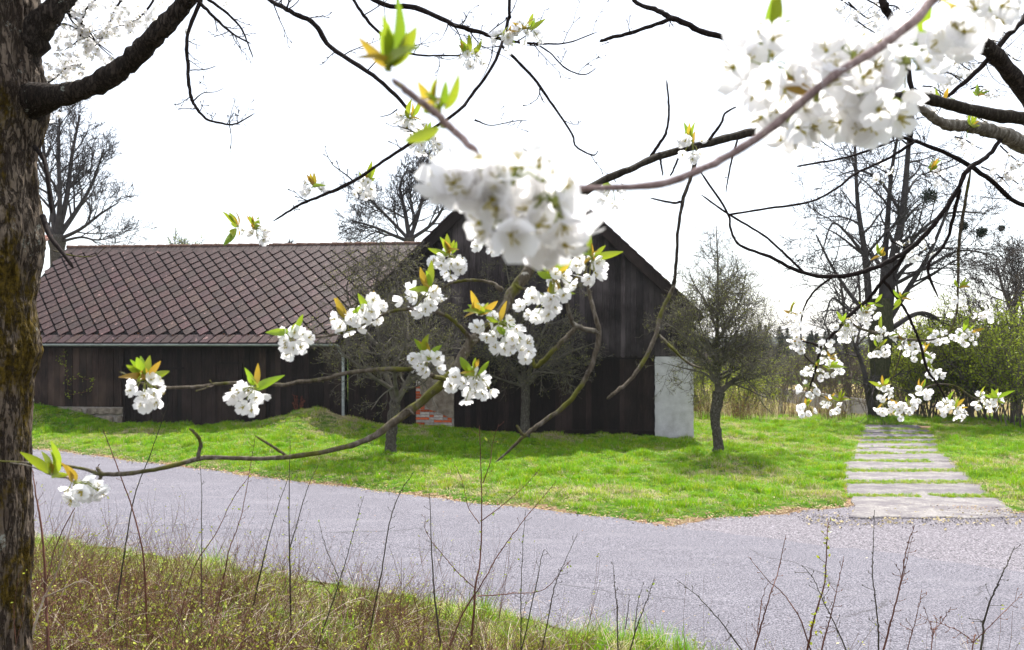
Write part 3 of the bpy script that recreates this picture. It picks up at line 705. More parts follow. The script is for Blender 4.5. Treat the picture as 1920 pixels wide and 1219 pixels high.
tag(scatter('lawn_grass', np.stack([x, y, g(x, y)-.005], -1), tg_, sc, vid=vid, sclz=sc*np.clip(.7+n2, .5, 1.5)), kind='stuff')
# far lawn and straw field
tf_ = [tuft('tuft', 18, .3, .02, .3, M_grass), tuft('tuft', 18, .35, .02, .3, M_straw)]
x = np.random.uniform(-30, 45, 26000); y = np.random.uniform(27, 60, 26000); k = (np.abs(x) < y*.72) & ~((x < 5.2) & (x > -16) & (y < 35))
x, y = x[k], y[k]; fld = ((y > 30) & (x > 7)); vid = np.where(fld & (np.random.rand(len(x)) < .85), 1, (np.random.rand(len(x)) < .25).astype(int))
scatter('meadow_grass', np.stack([x, y, g(x, y)], -1), tf_, np.random.uniform(.5, .9, len(x)), vid=vid)
# grass in the joints between the slabs and along the driveway edges
xj = []; yj = []
for k in range(len(slabs)-1):
    d0 = F*CZ/(slabs[k][0]-HY); d1 = F*CZ/(slabs[k+1][1]-HY)
    for _ in range(620):
        yy = random.uniform(d0-.07, d1+.07); xx = random.uniform(dl(yy)-.1, dr(yy)+.1)
        if noise.noise((xx*1.5, yy*.9, 3)) > -.3+(.08 if k < 1 else 0): xj.append(xx); yj.append(yy)
xj = np.array(xj); yj = np.array(yj)
scatter('joint_grass', np.stack([xj, yj, np.full(len(xj), .0)], -1), tg_, np.random.uniform(.3, .6, len(xj)), vid=np.random.choice([0, 1, 2, 4], len(xj)))
# dead leaves on lawn, verge and gravel
V = [(-.5, -.3, 0), (0, -.42, .08), (.55, -.1, .12), (.3, .35, .05), (-.35, .38, .1)]
lf = srcobj('dead_leaf', np.array(V)*.05, None, [(0, 1, 2), (0, 2, 3), (0, 3, 4)], [M_leaf_litter]); lf3 = srcobj('crumb', np.array(V)*.022, None, [(0, 1, 2), (0, 2, 3), (0, 3, 4)], [M_gravel]); lf2 = srcobj('pale_leaf', np.array(V)*[.05, .035, .06], None, [(0, 1, 2), (0, 2, 3), (0, 3, 4)], [M_straw])
x, y = lawn_pts(26000, -15, 18, 9, 27); e = (y-np.where((x > 2.2) & (x < 14), np.maximum(yf(x), yapron(x)), yf(x)))
k = np.random.rand(len(x)) < np.where(e < .45, 1, .12+.3*(pnoise(x, y, .7, 2) > .15)); x, y, e = x[k], y[k], e[k]
xr = np.random.uniform(-10, 8, 260); yr = yn(xr)+(yf(xr)-yn(xr))*np.random.rand(260)**2; scatter('road_litter', np.stack([xr, yr, np.full(260, .036)], -1), [lf, lf2], np.random.uniform(.25, .6, 260), tilt=.3)
xg = np.random.uniform(4.2, 8.6, 2600); yg = 11.75+np.random.normal(0, .28, 2600)+.06*(xg-6); scatter('gravel_crumbs', np.stack([xg, yg, np.full(2600, .004)], -1), [lf3, lf2], np.random.uniform(.5, 1.3, 2600), tilt=.8, vid=(np.random.rand(2600) < .12).astype(int))
xv = np.random.uniform(-14, 12, 5000); yv = np.maximum(yf(xv), np.where((xv > 2.2), yapron(xv), 0))+np.random.normal(.05, .13, 5000)
kk = np.abs(xv) < yv*.7; xv, yv = xv[kk], yv[kk]
x = np.concatenate([x, xv]); y = np.concatenate([y, yv]); zz = g(x, y)+.012+np.where(np.arange(len(x)) < len(e), .05*np.random.rand(len(x)), .0)
zz = np.maximum(zz, .004)
scatter('leaf_litter', np.stack([x, y, zz], -1), [lf, lf2], np.random.uniform(.3, .8, len(x)), tilt=.6)

# ------------------------------------------------------------------ bank undergrowth
def twigclump(name, n, h, rad, m, leafm, nleaf, lsize=.012, arch=.6, r=.0016):
    T = Tubes(); LV = []; LQ = []
    for _ in range(n):
        a = random.uniform(0, 6.283); p = Vector((random.uniform(-rad, rad), random.uniform(-rad, rad), 0)); d = Vector((math.cos(a)*arch, math.sin(a)*arch, 1)).normalized()
        L = h*random.uniform(.5, 1.25); pts = [p.copy()]; 
        for s in range(5):
            d = (d+Vector((math.cos(a), math.sin(a), -.3))*.12*arch+rv(.16)).normalized(); p = p+d*L/5; pts.append(p.copy())
        T.add(pts, [r*(1-.12*i) for i in range(6)], 3)
        for _2 in range(3):
            i = random.randint(1, 4); q = pts[i].copy(); dd = (d+rv(.9)).normalized(); ps = [q.copy()]
            for s in range(3): q = q+dd*L*.1; dd = (dd+rv(.25)).normalized(); ps.append(q.copy())
            T.add(ps, [r*.6, r*.5, r*.4, r*.3], 3); pts.append(ps[-1]); pts.append(ps[-2])
        for _3 in range(nleaf):
            q = random.choice(pts[1:])+rv(.012); ax = rv().normalized(); bx = ax.cross(rv()).normalized(); s = lsize*random.uniform(.5, 1.2); k = len(LV)
            LV += [q-ax*s, q+bx*s*.5, q+ax*s, q-bx*s*.5]; LQ.append((k, k+1, k+2, k+3))
    V, Q = T.arrays(); nt_ = len(Q)
    if LV:
        V = np.vstack([V, np.array([tuple(v) for v in LV])]); Q = np.vstack([Q, np.array(LQ)+len(V)-len(LV)])
    return srcobj(name, V, Q, None, [m, leafm], [0]*nt_+[1]*(len(Q)-nt_))
uc = [twigclump('clump', 26, .34, .14, M_brown_twig, M_underleaf, 5, .009), twigclump('clump', 20, .28, .15, M_pale_twig, M_underleaf, 2, arch=1.1),
      twigclump('clump', 24, .3, .14, M_brown_twig, M_underleaf, 11, .009), twigclump('clump', 24, .42, .12, M_brown_twig, M_underleaf, 3, .009, arch=.5),
      twigclump('clump', 14, .42, .14, M_pale_twig, M_straw, 2, arch=1.3, r=.002)]
n = 6000; x = np.random.uniform(-6.6, 4.4, n); y = np.random.uniform(1.9, 10.5, n); tn = (yn(x)-y)*.87
k = (tn > .75) & (np.abs(x) < y*.72+.3) & (y > 2.2); k &= np.random.rand(n) < np.clip((tn-.6)*1.1, 0, 1)*np.clip(1.2-.12*(x-(-3)), .35, 1)
x, y, tn = x[k], y[k], tn[k]; pn = pnoise(x, y, 1.6, 9); k = np.random.rand(len(x)) < np.clip(.8+pn*1.6, .1, 1); x, y, tn, pn = x[k], y[k], tn[k], pn[k]
sc = np.random.uniform(.7, 1.15, len(x))*np.clip(.6+tn*.2, .5, 1)*np.clip(1+pn*1.3, .55, 1.5)
scatter('undergrowth', np.stack([x, y, g(x, y)-.02], -1), uc, sc, vid=np.random.choice(5, len(x), p=[.28, .14, .24, .22, .12]), tilt=.35)
tb = [tuft('tuft', 16, .26, .006, .07, M_grass, .6), tuft('tuft', 16, .2, .006, .08, M_grass2, .9), tuft('tuft', 14, .3, .005, .1, M_straw, 1.2), tuft('tuft', 20, .34, .006, .07, M_grass, .5)]
n = 30000; x = np.random.uniform(-8.5, 4.8, n); y = np.random.uniform(2.2, 12, n); tn = (yn(x)-y)*.87; nn_ = pnoise(x, y, 1.3, 4)
k = (tn > .02) & (np.abs(x) < y*.72+.2) & (np.random.rand(n) < np.clip(1.25-tn*.42+nn_*.7, .12, 1)); x, y, tn, nn_ = x[k], y[k], tn[k], nn_[k]
sc = np.clip(.6+tn*.3+nn_*.7, .5, 1.15)*np.random.uniform(.7, 1.1, len(x)); r_ = np.random.rand(len(x))
vid = np.where(r_ < .16+.1*(tn > 1.2), 2, np.where(r_ < .45, 1, np.where((nn_ > .25) & (r_ > .6), 3, 0)))
k = (np.random.rand(len(x)) < np.where(tn > 1.0, np.clip(.8+nn_*2, .3, 1), 1)); x, y, sc, vid = x[k], y[k], sc[k], vid[k]
scatter('bank_grass', np.stack([x, y, g(x, y)-.01], -1), tb, sc, vid=vid, tilt=.25)
n = 5200; x = np.random.uniform(-6, 4.4, n); y = np.random.uniform(2, 10, n); tn = (yn(x)-y); k = tn > .3; x, y = x[k], y[k]
scatter('bank_litter', np.stack([x, y, g(x, y)+.03], -1), [lf, lf2], np.random.uniform(.5, 1.1, len(x)), tilt=.9)

br_ = []
for v in range(5):
    T_ = Tubes()
    for _ in range(7):
        a = random.uniform(0, 6.283); p = Vector((random.uniform(-.2, .2), random.uniform(-.2, .2), 0)); dd = Vector((math.cos(a), math.sin(a), random.uniform(.6, 1.6))).normalized(); L = random.uniform(.35, .95); ps = [p.copy()]
        for k in range(9): dd = (dd+Vector((0, 0, -.13))+rv(.09)).normalized(); p = p+dd*L/9; ps.append(p.copy())
        rr0 = random.uniform(.0018, .0036); T_.add(ps, [rr0*(1-.08*i) for i in range(10)], 4)
        for _2 in range(2):
            q = ps[random.randint(3, 8)].copy(); d2 = (dd+rv(.9)).normalized(); p2 = [q.copy()]
            for k in range(4): q = q+d2*.035; d2 = (d2+rv(.3)).normalized(); p2.append(q.copy())
            T_.add(p2, [rr0*.5*(1-.15*i) for i in range(5)], 3)
    V, Q = T_.arrays(); br_.append(srcobj('bramble', V, Q, None, [M_pale_twig if v < 3 else M_brown_twig if v == 3 else M_shoot]))
n = 1500; x = np.random.uniform(-6.5, 4.4, n); y = np.random.uniform(2.2, 10.5, n); tn = (yn(x)-y)*.87; k = (tn > .55) & (np.abs(x) < y*.7) & (np.random.rand(n) < np.clip(.3+tn*.35, 0, 1)); x, y = x[k], y[k]
scatter('dead_brambles', np.stack([x, y, g(x, y)], -1), br_, np.random.uniform(.6, 1.0, len(x)), tilt=.25)
# ------------------------------------------------------------------ upright shoots on the bank (traced, each a plant of its own)
def shoot(paths, d, label, m=None, buds=.5, cat='shoot', leafy=0, dt=0):
    """paths: list of (points px, width px at base)"""
    m = m or M_shoot
    main = paths[0][0]; b0 = main[0]
    base = P(b0[0], b0[1], d); gzv = gz(base.x, base.y)
    root = empty('woody_shoot', (base.x, base.y, min(gzv, base.z)-.0)); tag(root, label, cat, None)
    for pi, (pts, wpx) in enumerate(paths):
        T = Tubes(); LV = []; LQ = []
        n = len(pts); A = []
        for i, (x_, y_) in enumerate(pts):
            q = P(x_, y_, d+dt*i/n+(random.uniform(-.04, .04) if 0 < i else 0)); A.append((q.x, q.y, q.z, max(.0009, wpx/2/F*d*(1-.72*i/(n-1)))))
        if pi == 0 and base.z > gzv+.02:
            dv = Vector(A[0][:3])-Vector(A[1][:3]); dv = dv/max(.4*dv.length, -dv.z)*(base.z-gzv+.03); dv.z = -(base.z-gzv+.03); A.insert(0, (A[0][0]+dv.x, A[0][1]+dv.y, A[0][2]+dv.z, A[0][3]*1.15))
        sp = spline(A, 7); sp[:, 3] *= .68
        for i in range(1, len(sp)-1): sp[i, :3] += np.random.normal(0, .0011, 3)
        org = np.array(root.location)
        T.add([tuple(v[:3]-org) for v in sp], [v[3] for v in sp], 6)
        L = len(sp); tot = np.linalg.norm(np.diff(sp[:, :3], axis=0), axis=1).sum()
        nb = int(tot*50*buds)+2
        for j in range(nb):
            f_ = (j+.5)/nb*.92+.08; i = min(L-2, int(f_*(L-1))); p = Vector(sp[i, :3]-org); t_ = Vector(sp[i+1, :3]-sp[i, :3]).normalized()
            sd_ = t_.cross(rv()).normalized(); 
            if random.random() < .35: # short spur
                q = p+(sd_+t_*.6)*random.uniform(.012, .04); T.add([p, p.lerp(q, .5)+rv(.002), q], [.0011, .001, .0008], 4); p = q
            bl = random.uniform(.006, .012)
            T.add([p+sd_*.001, p+(sd_*.6+t_)*bl*.5, p+(sd_*.5+t_)*bl], [.0014, .0021, .0004], 4)
            if random.random() < leafy:
                for _ in range(3):
                    ax = (t_+sd_+rv(.9)).normalized(); bx = ax.cross(rv()).normalized(); s = random.uniform(.009, .018); k = len(LV); q = p+ax*.004
                    LV += [q, q+ax*s*.5+bx*s*.28, q+ax*s, q+ax*s*.5-bx*s*.28]; LQ.append((k, k+1, k+2, k+3))
        T.build('stem' if pi == 0 else 'side_shoot', m, root)
        if LV: link('young_leaves', mesh('young_leaves', [tuple(v) for v in LV], LQ), root, M_cleaf)['kind'] = 'stuff'
    return root
shoot([([(92, 1235), (86, 1120), (80, 1010), (68, 930), (60, 880)], 9), ([(86, 1100), (110, 1010), (168, 905), (186, 870)], 4)], 3.7, 'thick red brown shoot rising right beside the mossy trunk', dt=.3)
shoot([([(50, 1235), (66, 1170), (84, 1120), (104, 1080), (122, 1030), (140, 960)], 8), ([(84, 1120), (160, 1090), (190, 1130)], 4)], 3.5, 'bent grey brown stem curving out of the bottom left corner', M_pale_twig)
shoot([([(275, 1150), (268, 1040), (248, 955), (216, 865), (193, 805)], 6)], 4.6, 'long shoot leaning left across the road, nearest the low blossom', leafy=.15)
shoot([([(230, 1060), (236, 1020), (252, 931), (284, 846), (316, 755)], 5)], 5.0, 'slender shoot leaning right towards the first low blossom cluster', M_shoot_dark, leafy=.1)
shoot([([(378, 1080), (378, 1032), (378, 931), (376, 863)], 3.5)], 5.4, 'thin straight shoot below the forked dead twig stub', M_shoot_dark)
shoot([([(420, 1080), (430, 1030), (454, 960), (479, 816)], 4)], 5.0, 'rust coloured shoot leaning right, tip beside the forked twig', leafy=.25)
shoot([([(486, 1085), (496, 1040), (512, 980), (540, 895)], 4.5)], 4.9, 'dark leaning shoot left of the tallest mid verge stems', M_shoot_dark, leafy=.1)
shoot([([(544, 1095), (543, 1030), (542, 940), (544, 825)], 5), ([(543, 1030), (556, 985), (575, 920), (596, 872)], 3.5)], 4.8, 'upright budding shoot with a side stem leaning right', M_shoot_dark, leafy=.3)
shoot([([(340, 1150), (366, 1060), (405, 1000), (440, 930), (470, 890)], 3.5)], 4.6, 'arching fine shoot crossing others at the left verge', leafy=.3)
shoot([([(620, 1140), (640, 1080), (660, 1010), (682, 930)], 3.5), ([(636, 1085), (612, 1030), (600, 985)], 2.5)], 4.6, 'forked fine shoot left of the tall grass clump', M_shoot_dark, leafy=.3)
shoot([([(706, 1120), (714, 1080), (730, 982), (750, 925), (777, 884)], 4.5)], 4.7, 'dark wavy shoot leaning right above the grass clump', M_shoot_dark)
shoot([([(822, 1175), (814, 1110), (809, 1032), (806, 924)], 6)], 4.3, 'cut off dark straight stick with no side twigs', M_shoot_dark, buds=.1)
shoot([([(886, 1180), (892, 1097), (901, 1046), (903, 924), (899, 798)], 6.5),
       ([(899, 983), (878, 950), (866, 900), (845, 856)], 2.5), ([(904, 976), (945, 945), (985, 910), (1014, 877)], 2.8), ([(905, 906), (918, 870), (924, 830), (935, 795)], 2.8),
       ([(893, 1105), (860, 1075), (830, 1040), (800, 1000), (797, 965)], 3), ([(896, 1118), (960, 1113), (1020, 1105), (1060, 1060), (1070, 1052)], 3.2)], 4.3,
      'tallest budding sapling at the middle of the verge, leafy at its tip', leafy=.45)
shoot([([(850, 1195), (868, 1150), (900, 1100), (935, 1040), (975, 985), (1043, 902)], 5)], 4.1, 'red shoot leaning far right from the foot of the tallest sapling')
shoot([([(977, 1160), (977, 1110), (980, 1030), (986, 956)], 3.6)], 4.3, 'thin upright shoot with opposite buds, right of the tallest sapling', M_shoot_dark, leafy=.3)
shoot([([(1030, 1150), (1040, 1100), (1056, 1060), (1083, 1000)], 3.2)], 4.2, 'thin dark shoot leaning right at the road middle', M_shoot_dark)
shoot([([(1000, 1120), (1008, 1085), (1014, 1050), (1020, 1032), (1026, 1034)], 3)], 4.2, 'short hooked twig curling over at its tip', M_shoot_dark, buds=.1)
shoot([([(1158, 1180), (1157, 1136), (1153, 1100), (1149, 1054)], 4)], 3.9, 'short straight budding shoot left of the branching pair', M_shoot_dark)
shoot([([(1187, 1200), (1198, 1165), (1215, 1120), (1227, 1082)], 4), ([(1190, 1185), (1196, 1130), (1208, 1090)], 3), ([(1172, 1180), (1178, 1140), (1180, 1115)], 3)], 3.9, 'small bush of three dark shoots at the road edge', M_shoot_dark, leafy=.15)
shoot([([(1395, 1225), (1370, 1190), (1345, 1158), (1305, 1115), (1265, 1085)], 4)], 3.4, 'bare twig leaning left, lowest at the road edge', M_shoot_dark, buds=.2)
shoot([([(1413, 1225), (1428, 1170), (1445, 1115), (1460, 1066), (1474, 1003)], 5), ([(1420, 1190), (1428, 1130), (1440, 1090)], 3)], 3.3, 'forked brown shoot left of the leafy green one')
shoot([([(1522, 1225), (1500, 1160), (1470, 1115), (1442, 1090), (1402, 1043)], 4)], 3.3, 'bare shoot leaning left across the forked brown shoot', buds=.3)
shoot([([(1512, 1230), (1525, 1165), (1546, 1093), (1550, 1030), (1552, 974)], 6.5)], 3.3, 'upright shoot with green leaf pairs up its whole length', leafy=1.0)
shoot([([(1539, 1225), (1552, 1175), (1566, 1120), (1582, 1043)], 5)], 3.2, 'red brown shoot just right of the leafy green one')
shoot([([(1590, 1225), (1570, 1180), (1545, 1130), (1525, 1085), (1503, 1060)], 4)], 3.2, 'bare shoot crossing behind the leafy green one to the left', M_shoot_dark)
shoot([([(1648, 1230), (1645, 1160), (1637, 1090), (1636, 1050), (1640, 956)], 5)], 3.3, 'tall thin bare shoot in front of the driveway slabs', M_shoot_dark)
shoot([([(1655, 1225), (1672, 1160), (1690, 1086), (1700, 1030), (1714, 985)], 6), ([(1687, 1100), (1690, 1080), (1676, 1055)], 2.5), ([(1672, 1160), (1696, 1070), (1710, 1000)], 3)], 3.2, 'tall red brown shoot with doubled stem right of the bare one')
shoot([([(1700, 1225), (1712, 1180), (1722, 1140), (1728, 1105)], 3)], 3.2, 'short fine red shoot right of the doubled stem')
shoot([([(1820, 1235), (1824, 1205), (1790, 1180), (1730, 1160)], 3.5), ([(1824, 1205), (1860, 1170), (1900, 1130), (1918, 1110)], 3)], 3.0, 'low forked shoot spreading both ways at the lower right')
shoot([([(1838, 1230), (1845, 1165), (1862, 1115), (1880, 1075), (1903, 1025)], 6.5), ([(1845, 1168), (1832, 1160)], 3)], 3.0, 'thick dark shoot leaning right, rightmost of the tall ones', M_shoot_dark)
shoot([([(1745, 1225), (1750, 1190), (1770, 1160), (1783, 1138)], 3), ([(1750, 1190), (1740, 1160), (1732, 1136)], 2.5)], 3.1, 'small forked twig between the two tall right hand shoots')
# finer stems nobody could count
st = [twigclump('fine_stems', 7, .75, .1, M_brown_twig, M_underleaf, 9, .011, .25, .0016), twigclump('fine_stems', 6, .6, .1, M_brown_twig, M_underleaf, 12, .012, .4, .0018), twigclump('fine_stems', 5, .9, .12, M_shoot, M_underleaf, 5, .01, .3, .002)]
n = 1300; x = np.random.uniform(-5.2, 3.0, n); y = np.random.uniform(2.6, 8.4, n); tn = (yn(x)-y)*.87; k = (tn > .5) & (np.abs(x) < y*.66) & (np.random.rand(n) < np.where(x < -.1, .6, .2)); x, y = x[k], y[k]
scatter('fine_stems', np.stack([x, y, g(x, y)], -1), st, np.random.uniform(.5, .9, len(x)), tilt=.2)

# ------------------------------------------------------------------ bare trees
class Tree:
    def __init__(s, env=None, up=.1, wig=.16): s.T = Tubes(); s.tr = Tubes(); s.env = env; s.tips = []; s.up = up; s.wig = wig; s.big = None
    def branch(s, p, d, L, r, lev, spec, seg=None):
        """spec[lev] = (children, ratio, angle, start)"""
        last = lev >= len(spec); n = (3 if last else 5) if seg is None else seg
        pts = [p.copy()]; rad = [r]; dirs = [d.copy()]; stop = False
        for i in range(n):
            d = (d+rv(s.wig)+Vector((0, 0, s.up if not callable(s.up) else s.up(lev)))).normalized(); q = p+d*L/n
            if s.env and lev > 0 and not s.env(q): stop = True
            p = q; pts.append(p.copy()); rad.append(max(s.rmin, r*(1-(i+1)/n*.75))); dirs.append(d.copy())
            if stop: break
        while len(pts) < 3: pts.append(pts[-1]+d*.02); rad.append(rad[-1]); dirs.append(d)
        s.T.add(pts, rad, 7 if r > .05 else 5 if r > .02 else 3)
        if last or lev >= len(spec)-1: s.tips += pts[1:]
        if last: return
        k, ratio, ang, st = spec[lev]
        if stop: k = max(1, int(k*.6))
        for c in range(k):
            f_ = st+(1-st)*(c+random.random())/k; x_ = f_*(len(pts)-1); i = min(len(pts)-2, int(x_)); q = pts[i].lerp(pts[i+1], x_-i)
            dd = dirs[i]; sd_ = dd.cross(rv()).normalized(); a = R(ang)*random.uniform(.7, 1.25)
            nd = (dd*math.cos(a)+sd_*math.sin(a)).normalized()
            s.branch(q, nd, L*ratio*random.uniform(.7, 1.2)*(1.15-.45*f_), max(s.rmin, rad[i]*.55), lev+1, spec)
    rmin = .004
def leaves(tips, n, size, off, org=(0, 0, 0), flat=False):
    tp = np.array([tuple(t) for t in tips]); i = np.random.randint(0, len(tp), n); c = tp[i]+np.random.normal(0, off, (n, 3))-np.array(org)
    a = np.random.normal(0, 1, (n, 3)); a /= np.linalg.norm(a, axis=1, keepdims=True); b = np.cross(a, np.random.normal(0, 1, (n, 3))); b /= np.linalg.norm(b, axis=1, keepdims=True)+1e-9
    s = (size*np.random.uniform(.5, 1.2, n))[:, None]
    V = np.stack([c-a*s, c+b*s*.55, c+a*s, c-b*s*.55], 1).reshape(-1, 3); Q = np.arange(4*n).reshape(n, 4)
    return V, Q
def fruit_tree(label, px, py, d, trunkpts, limbs, env, spec, nb, name='fruit_tree', rmin=.0035, twm=None, bsize=.014, up=.05, wig=.22, barkm=None):
    base = P(px, py, d); base.z = gz(base.x, base.y)-.05
    root = empty(name, base); tag(root, label, 'tree', None)
    T = Tubes(); A = []
    for (x_, y_, wpx, dd) in trunkpts: q = P(x_, y_, d+dd); A.append((q.x-base.x, q.y-base.y, q.z-base.z, wpx/2/F*d))
    A[0] = (A[0][0], A[0][1], min(A[0][2], -.05), A[0][3]*1.12)
    sp = spline(A, 6); sp[1:-1, :3] += np.random.normal(0, .008, (len(sp)-2, 3)); T.add([tuple(v[:3]) for v in sp], [v[3]*random.uniform(.95, 1.05) for v in sp], 12)
    T.build('trunk', barkm or M_treebark, root)
    t = Tree(env=(lambda q: env(q+base)) if env else None, up=up, wig=wig); t.rmin = rmin
    for (pts, w0) in limbs:
        A = []
        for i, (x_, y_, dd) in enumerate(pts): q = P(x_, y_, d+dd)-base; A.append((q.x, q.y, q.z, max(rmin, w0/2/F*d*(1-.9*(i/(len(pts)-1))**.8))))
        sp = spline(A, 5); t.T.add([tuple(v[:3]) for v in sp], [v[3] for v in sp], 8)
        n = len(sp); tot = np.linalg.norm(np.diff(sp[:, :3], axis=0), axis=1).sum(); k = max(3, int(tot*spec[0][4]))
        for c in range(k):
            f_ = spec[0][3]+(1-spec[0][3])*(c+random.random())/k; i = min(n-2, int(f_*(n-1))); q = Vector(sp[i, :3]); dd = Vector(sp[i+1, :3]-sp[i, :3]).normalized()
            sd_ = dd.cross(rv()).normalized(); a = R(spec[0][2])*random.uniform(.6, 1.3)
            t.branch(q, dd*math.cos(a)+sd_*math.sin(a), spec[0][1]*random.uniform(.6, 1.2), sp[i, 3]*.5, 1, [None]+[s_[:4] for s_ in spec[1:]])
    V, Q = t.T.arrays()
    link('crown', mesh('crown', V, Q, smooth=True), root, twm or M_twig_g)
    if nb:
        V, Q = leaves(t.tips, nb, bsize, .02); o = link('leaf_buds', mesh('leaf_buds', V, Q), root, M_bud); o['kind'] = 'stuff'
    return root
def ell(px, py, rx, ry, d, dz=1.5, pw=2):
    c = P(px, py, d); a = rx/F*d; b = ry/F*d
    return lambda q: abs((q.x-c.x)/a)**pw+abs((q.z-c.z)/b)**pw+abs((q.y-c.y)/dz)**pw < random.uniform(.75, 1.1)
fruit_tree('fruit tree with leaning forked trunk in front of the downpipe', 731, 857, 18.0,
           [(731, 860, 24, 0), (733, 830, 21, 0), (736, 790, 20, 0), (742, 752, 21, 0)],
           [([(742, 755, 0), (724, 700, .1), (712, 640, .2), (700, 560, .2), (716, 490, .1)], 13), ([(742, 755, 0), (765, 715, -.1), (782, 670, -.2), (800, 600, -.2), (770, 520, 0)], 14),
            ([(735, 730, 0), (690, 700, -.4), (640, 660, -.6), (600, 620, -.6)], 8), ([(760, 720, 0), (810, 690, .3), (850, 640, .4), (868, 560, .3)], 9),
            ([(765, 640, 0), (760, 580, .7), (740, 520, .8), (750, 455, .6)], 8), ([(710, 650, 0), (670, 600, .5), (650, 540, .5), (670, 500, .3)], 7), ([(745, 745, 0), (740, 690, -.8), (760, 640, -1.1), (730, 590, -1.2)], 9)],
           ell(725, 610, 150, 190, 18, 1.9, 2.2), [(0, .95, 60, .15, 6.0), (5, .62, 48, .15), (5, .6, 45, .15), (3, .6, 45, .1)], 8000, up=.03)
fruit_tree('low spreading tree close against the barn gable boards', 984, 828, 20.9,
           [(984, 832, 19, 0), (984, 790, 17, 0), (986, 750, 16, 0), (985, 722, 17, 0)],
           [([(985, 725, 0), (960, 690, -.1), (915, 660, -.3), (880, 640, -.3)], 10), ([(985, 725, 0), (1020, 690, 0), (1070, 660, -.2), (1125, 640, -.3)], 10),
            ([(985, 725, 0), (975, 650, -.2), (960, 560, -.2), (945, 480, -.2)], 10), ([(987, 720, 0), (1010, 640, -.4), (1050, 560, -.4), (1070, 480, -.3)], 9), ([(985, 725, 0), (1000, 700, -.7), (1040, 700, -1), (1100, 710, -1)], 7), ([(985, 725, 0), (950, 715, -.5), (910, 700, -.8), (870, 690, -.8)], 6)],
           ell(1000, 610, 145, 165, 20.6, 1.4, 2.2), [(0, .9, 62, .15, 5.5), (5, .6, 50, .15), (5, .6, 45, .15), (3, .6, 45, .1)], 6000, up=.02)
def cone_env(q):
    x_ = 960+q.x/q.y*F; y_ = HY+(CZ-q.z)/q.y*F
    h = np.interp(y_, [425, 480, 540, 600, 660, 720, 780], [10, 48, 100, 150, 165, 150, 70])
    return abs(x_-(1345+(y_-425)*.02)) < h*random.uniform(.6, 1.15) and abs(q.y-18.6) < 1.8*h/130 and y_ < 775
fruit_tree('tall cone shaped fruit tree right of the white rendered pier', 1346, 850, 18.6,
           [(1346, 852, 20, 0), (1345, 820, 18, 0), (1342, 780, 19, 0), (1348, 735, 24, 0)],
           [([(1347, 740, 0), (1344, 680, 0), (1345, 600, 0), (1346, 510, 0), (1343, 424, 0)], 14), ([(1350, 735, 0), (1378, 712, -.1), (1410, 690, -.3), (1425, 640, -.3), (1455, 600, -.2)], 12),
            ([(1378, 712, 0), (1420, 705, .1), (1465, 680, .2), (1490, 650, .3)], 7), ([(1344, 700, 0), (1310, 660, -.3), (1270, 620, -.4), (1235, 600, -.4)], 8), ([(1344, 720, 0), (1320, 700, .3), (1280, 690, .5), (1240, 680, .5)], 7),
            ([(1345, 640, 0), (1370, 600, .6), (1390, 560, .7), (1400, 500, .5)], 7), ([(1345, 620, 0), (1325, 570, .5), (1300, 530, .6), (1290, 500, .4)], 7), ([(1346, 700, 0), (1360, 660, -.9), (1380, 620, -1.1), (1370, 560, -.9)], 8), ([(1345, 690, 0), (1330, 650, -.9), (1310, 600, -1), (1320, 540, -.7)], 7)],
           cone_env, [(0, 1.1, 62, .1, 7.5), (5, .62, 50, .15), (5, .62, 45, .15), (3, .6, 45, .1)], 14000, up=.04)

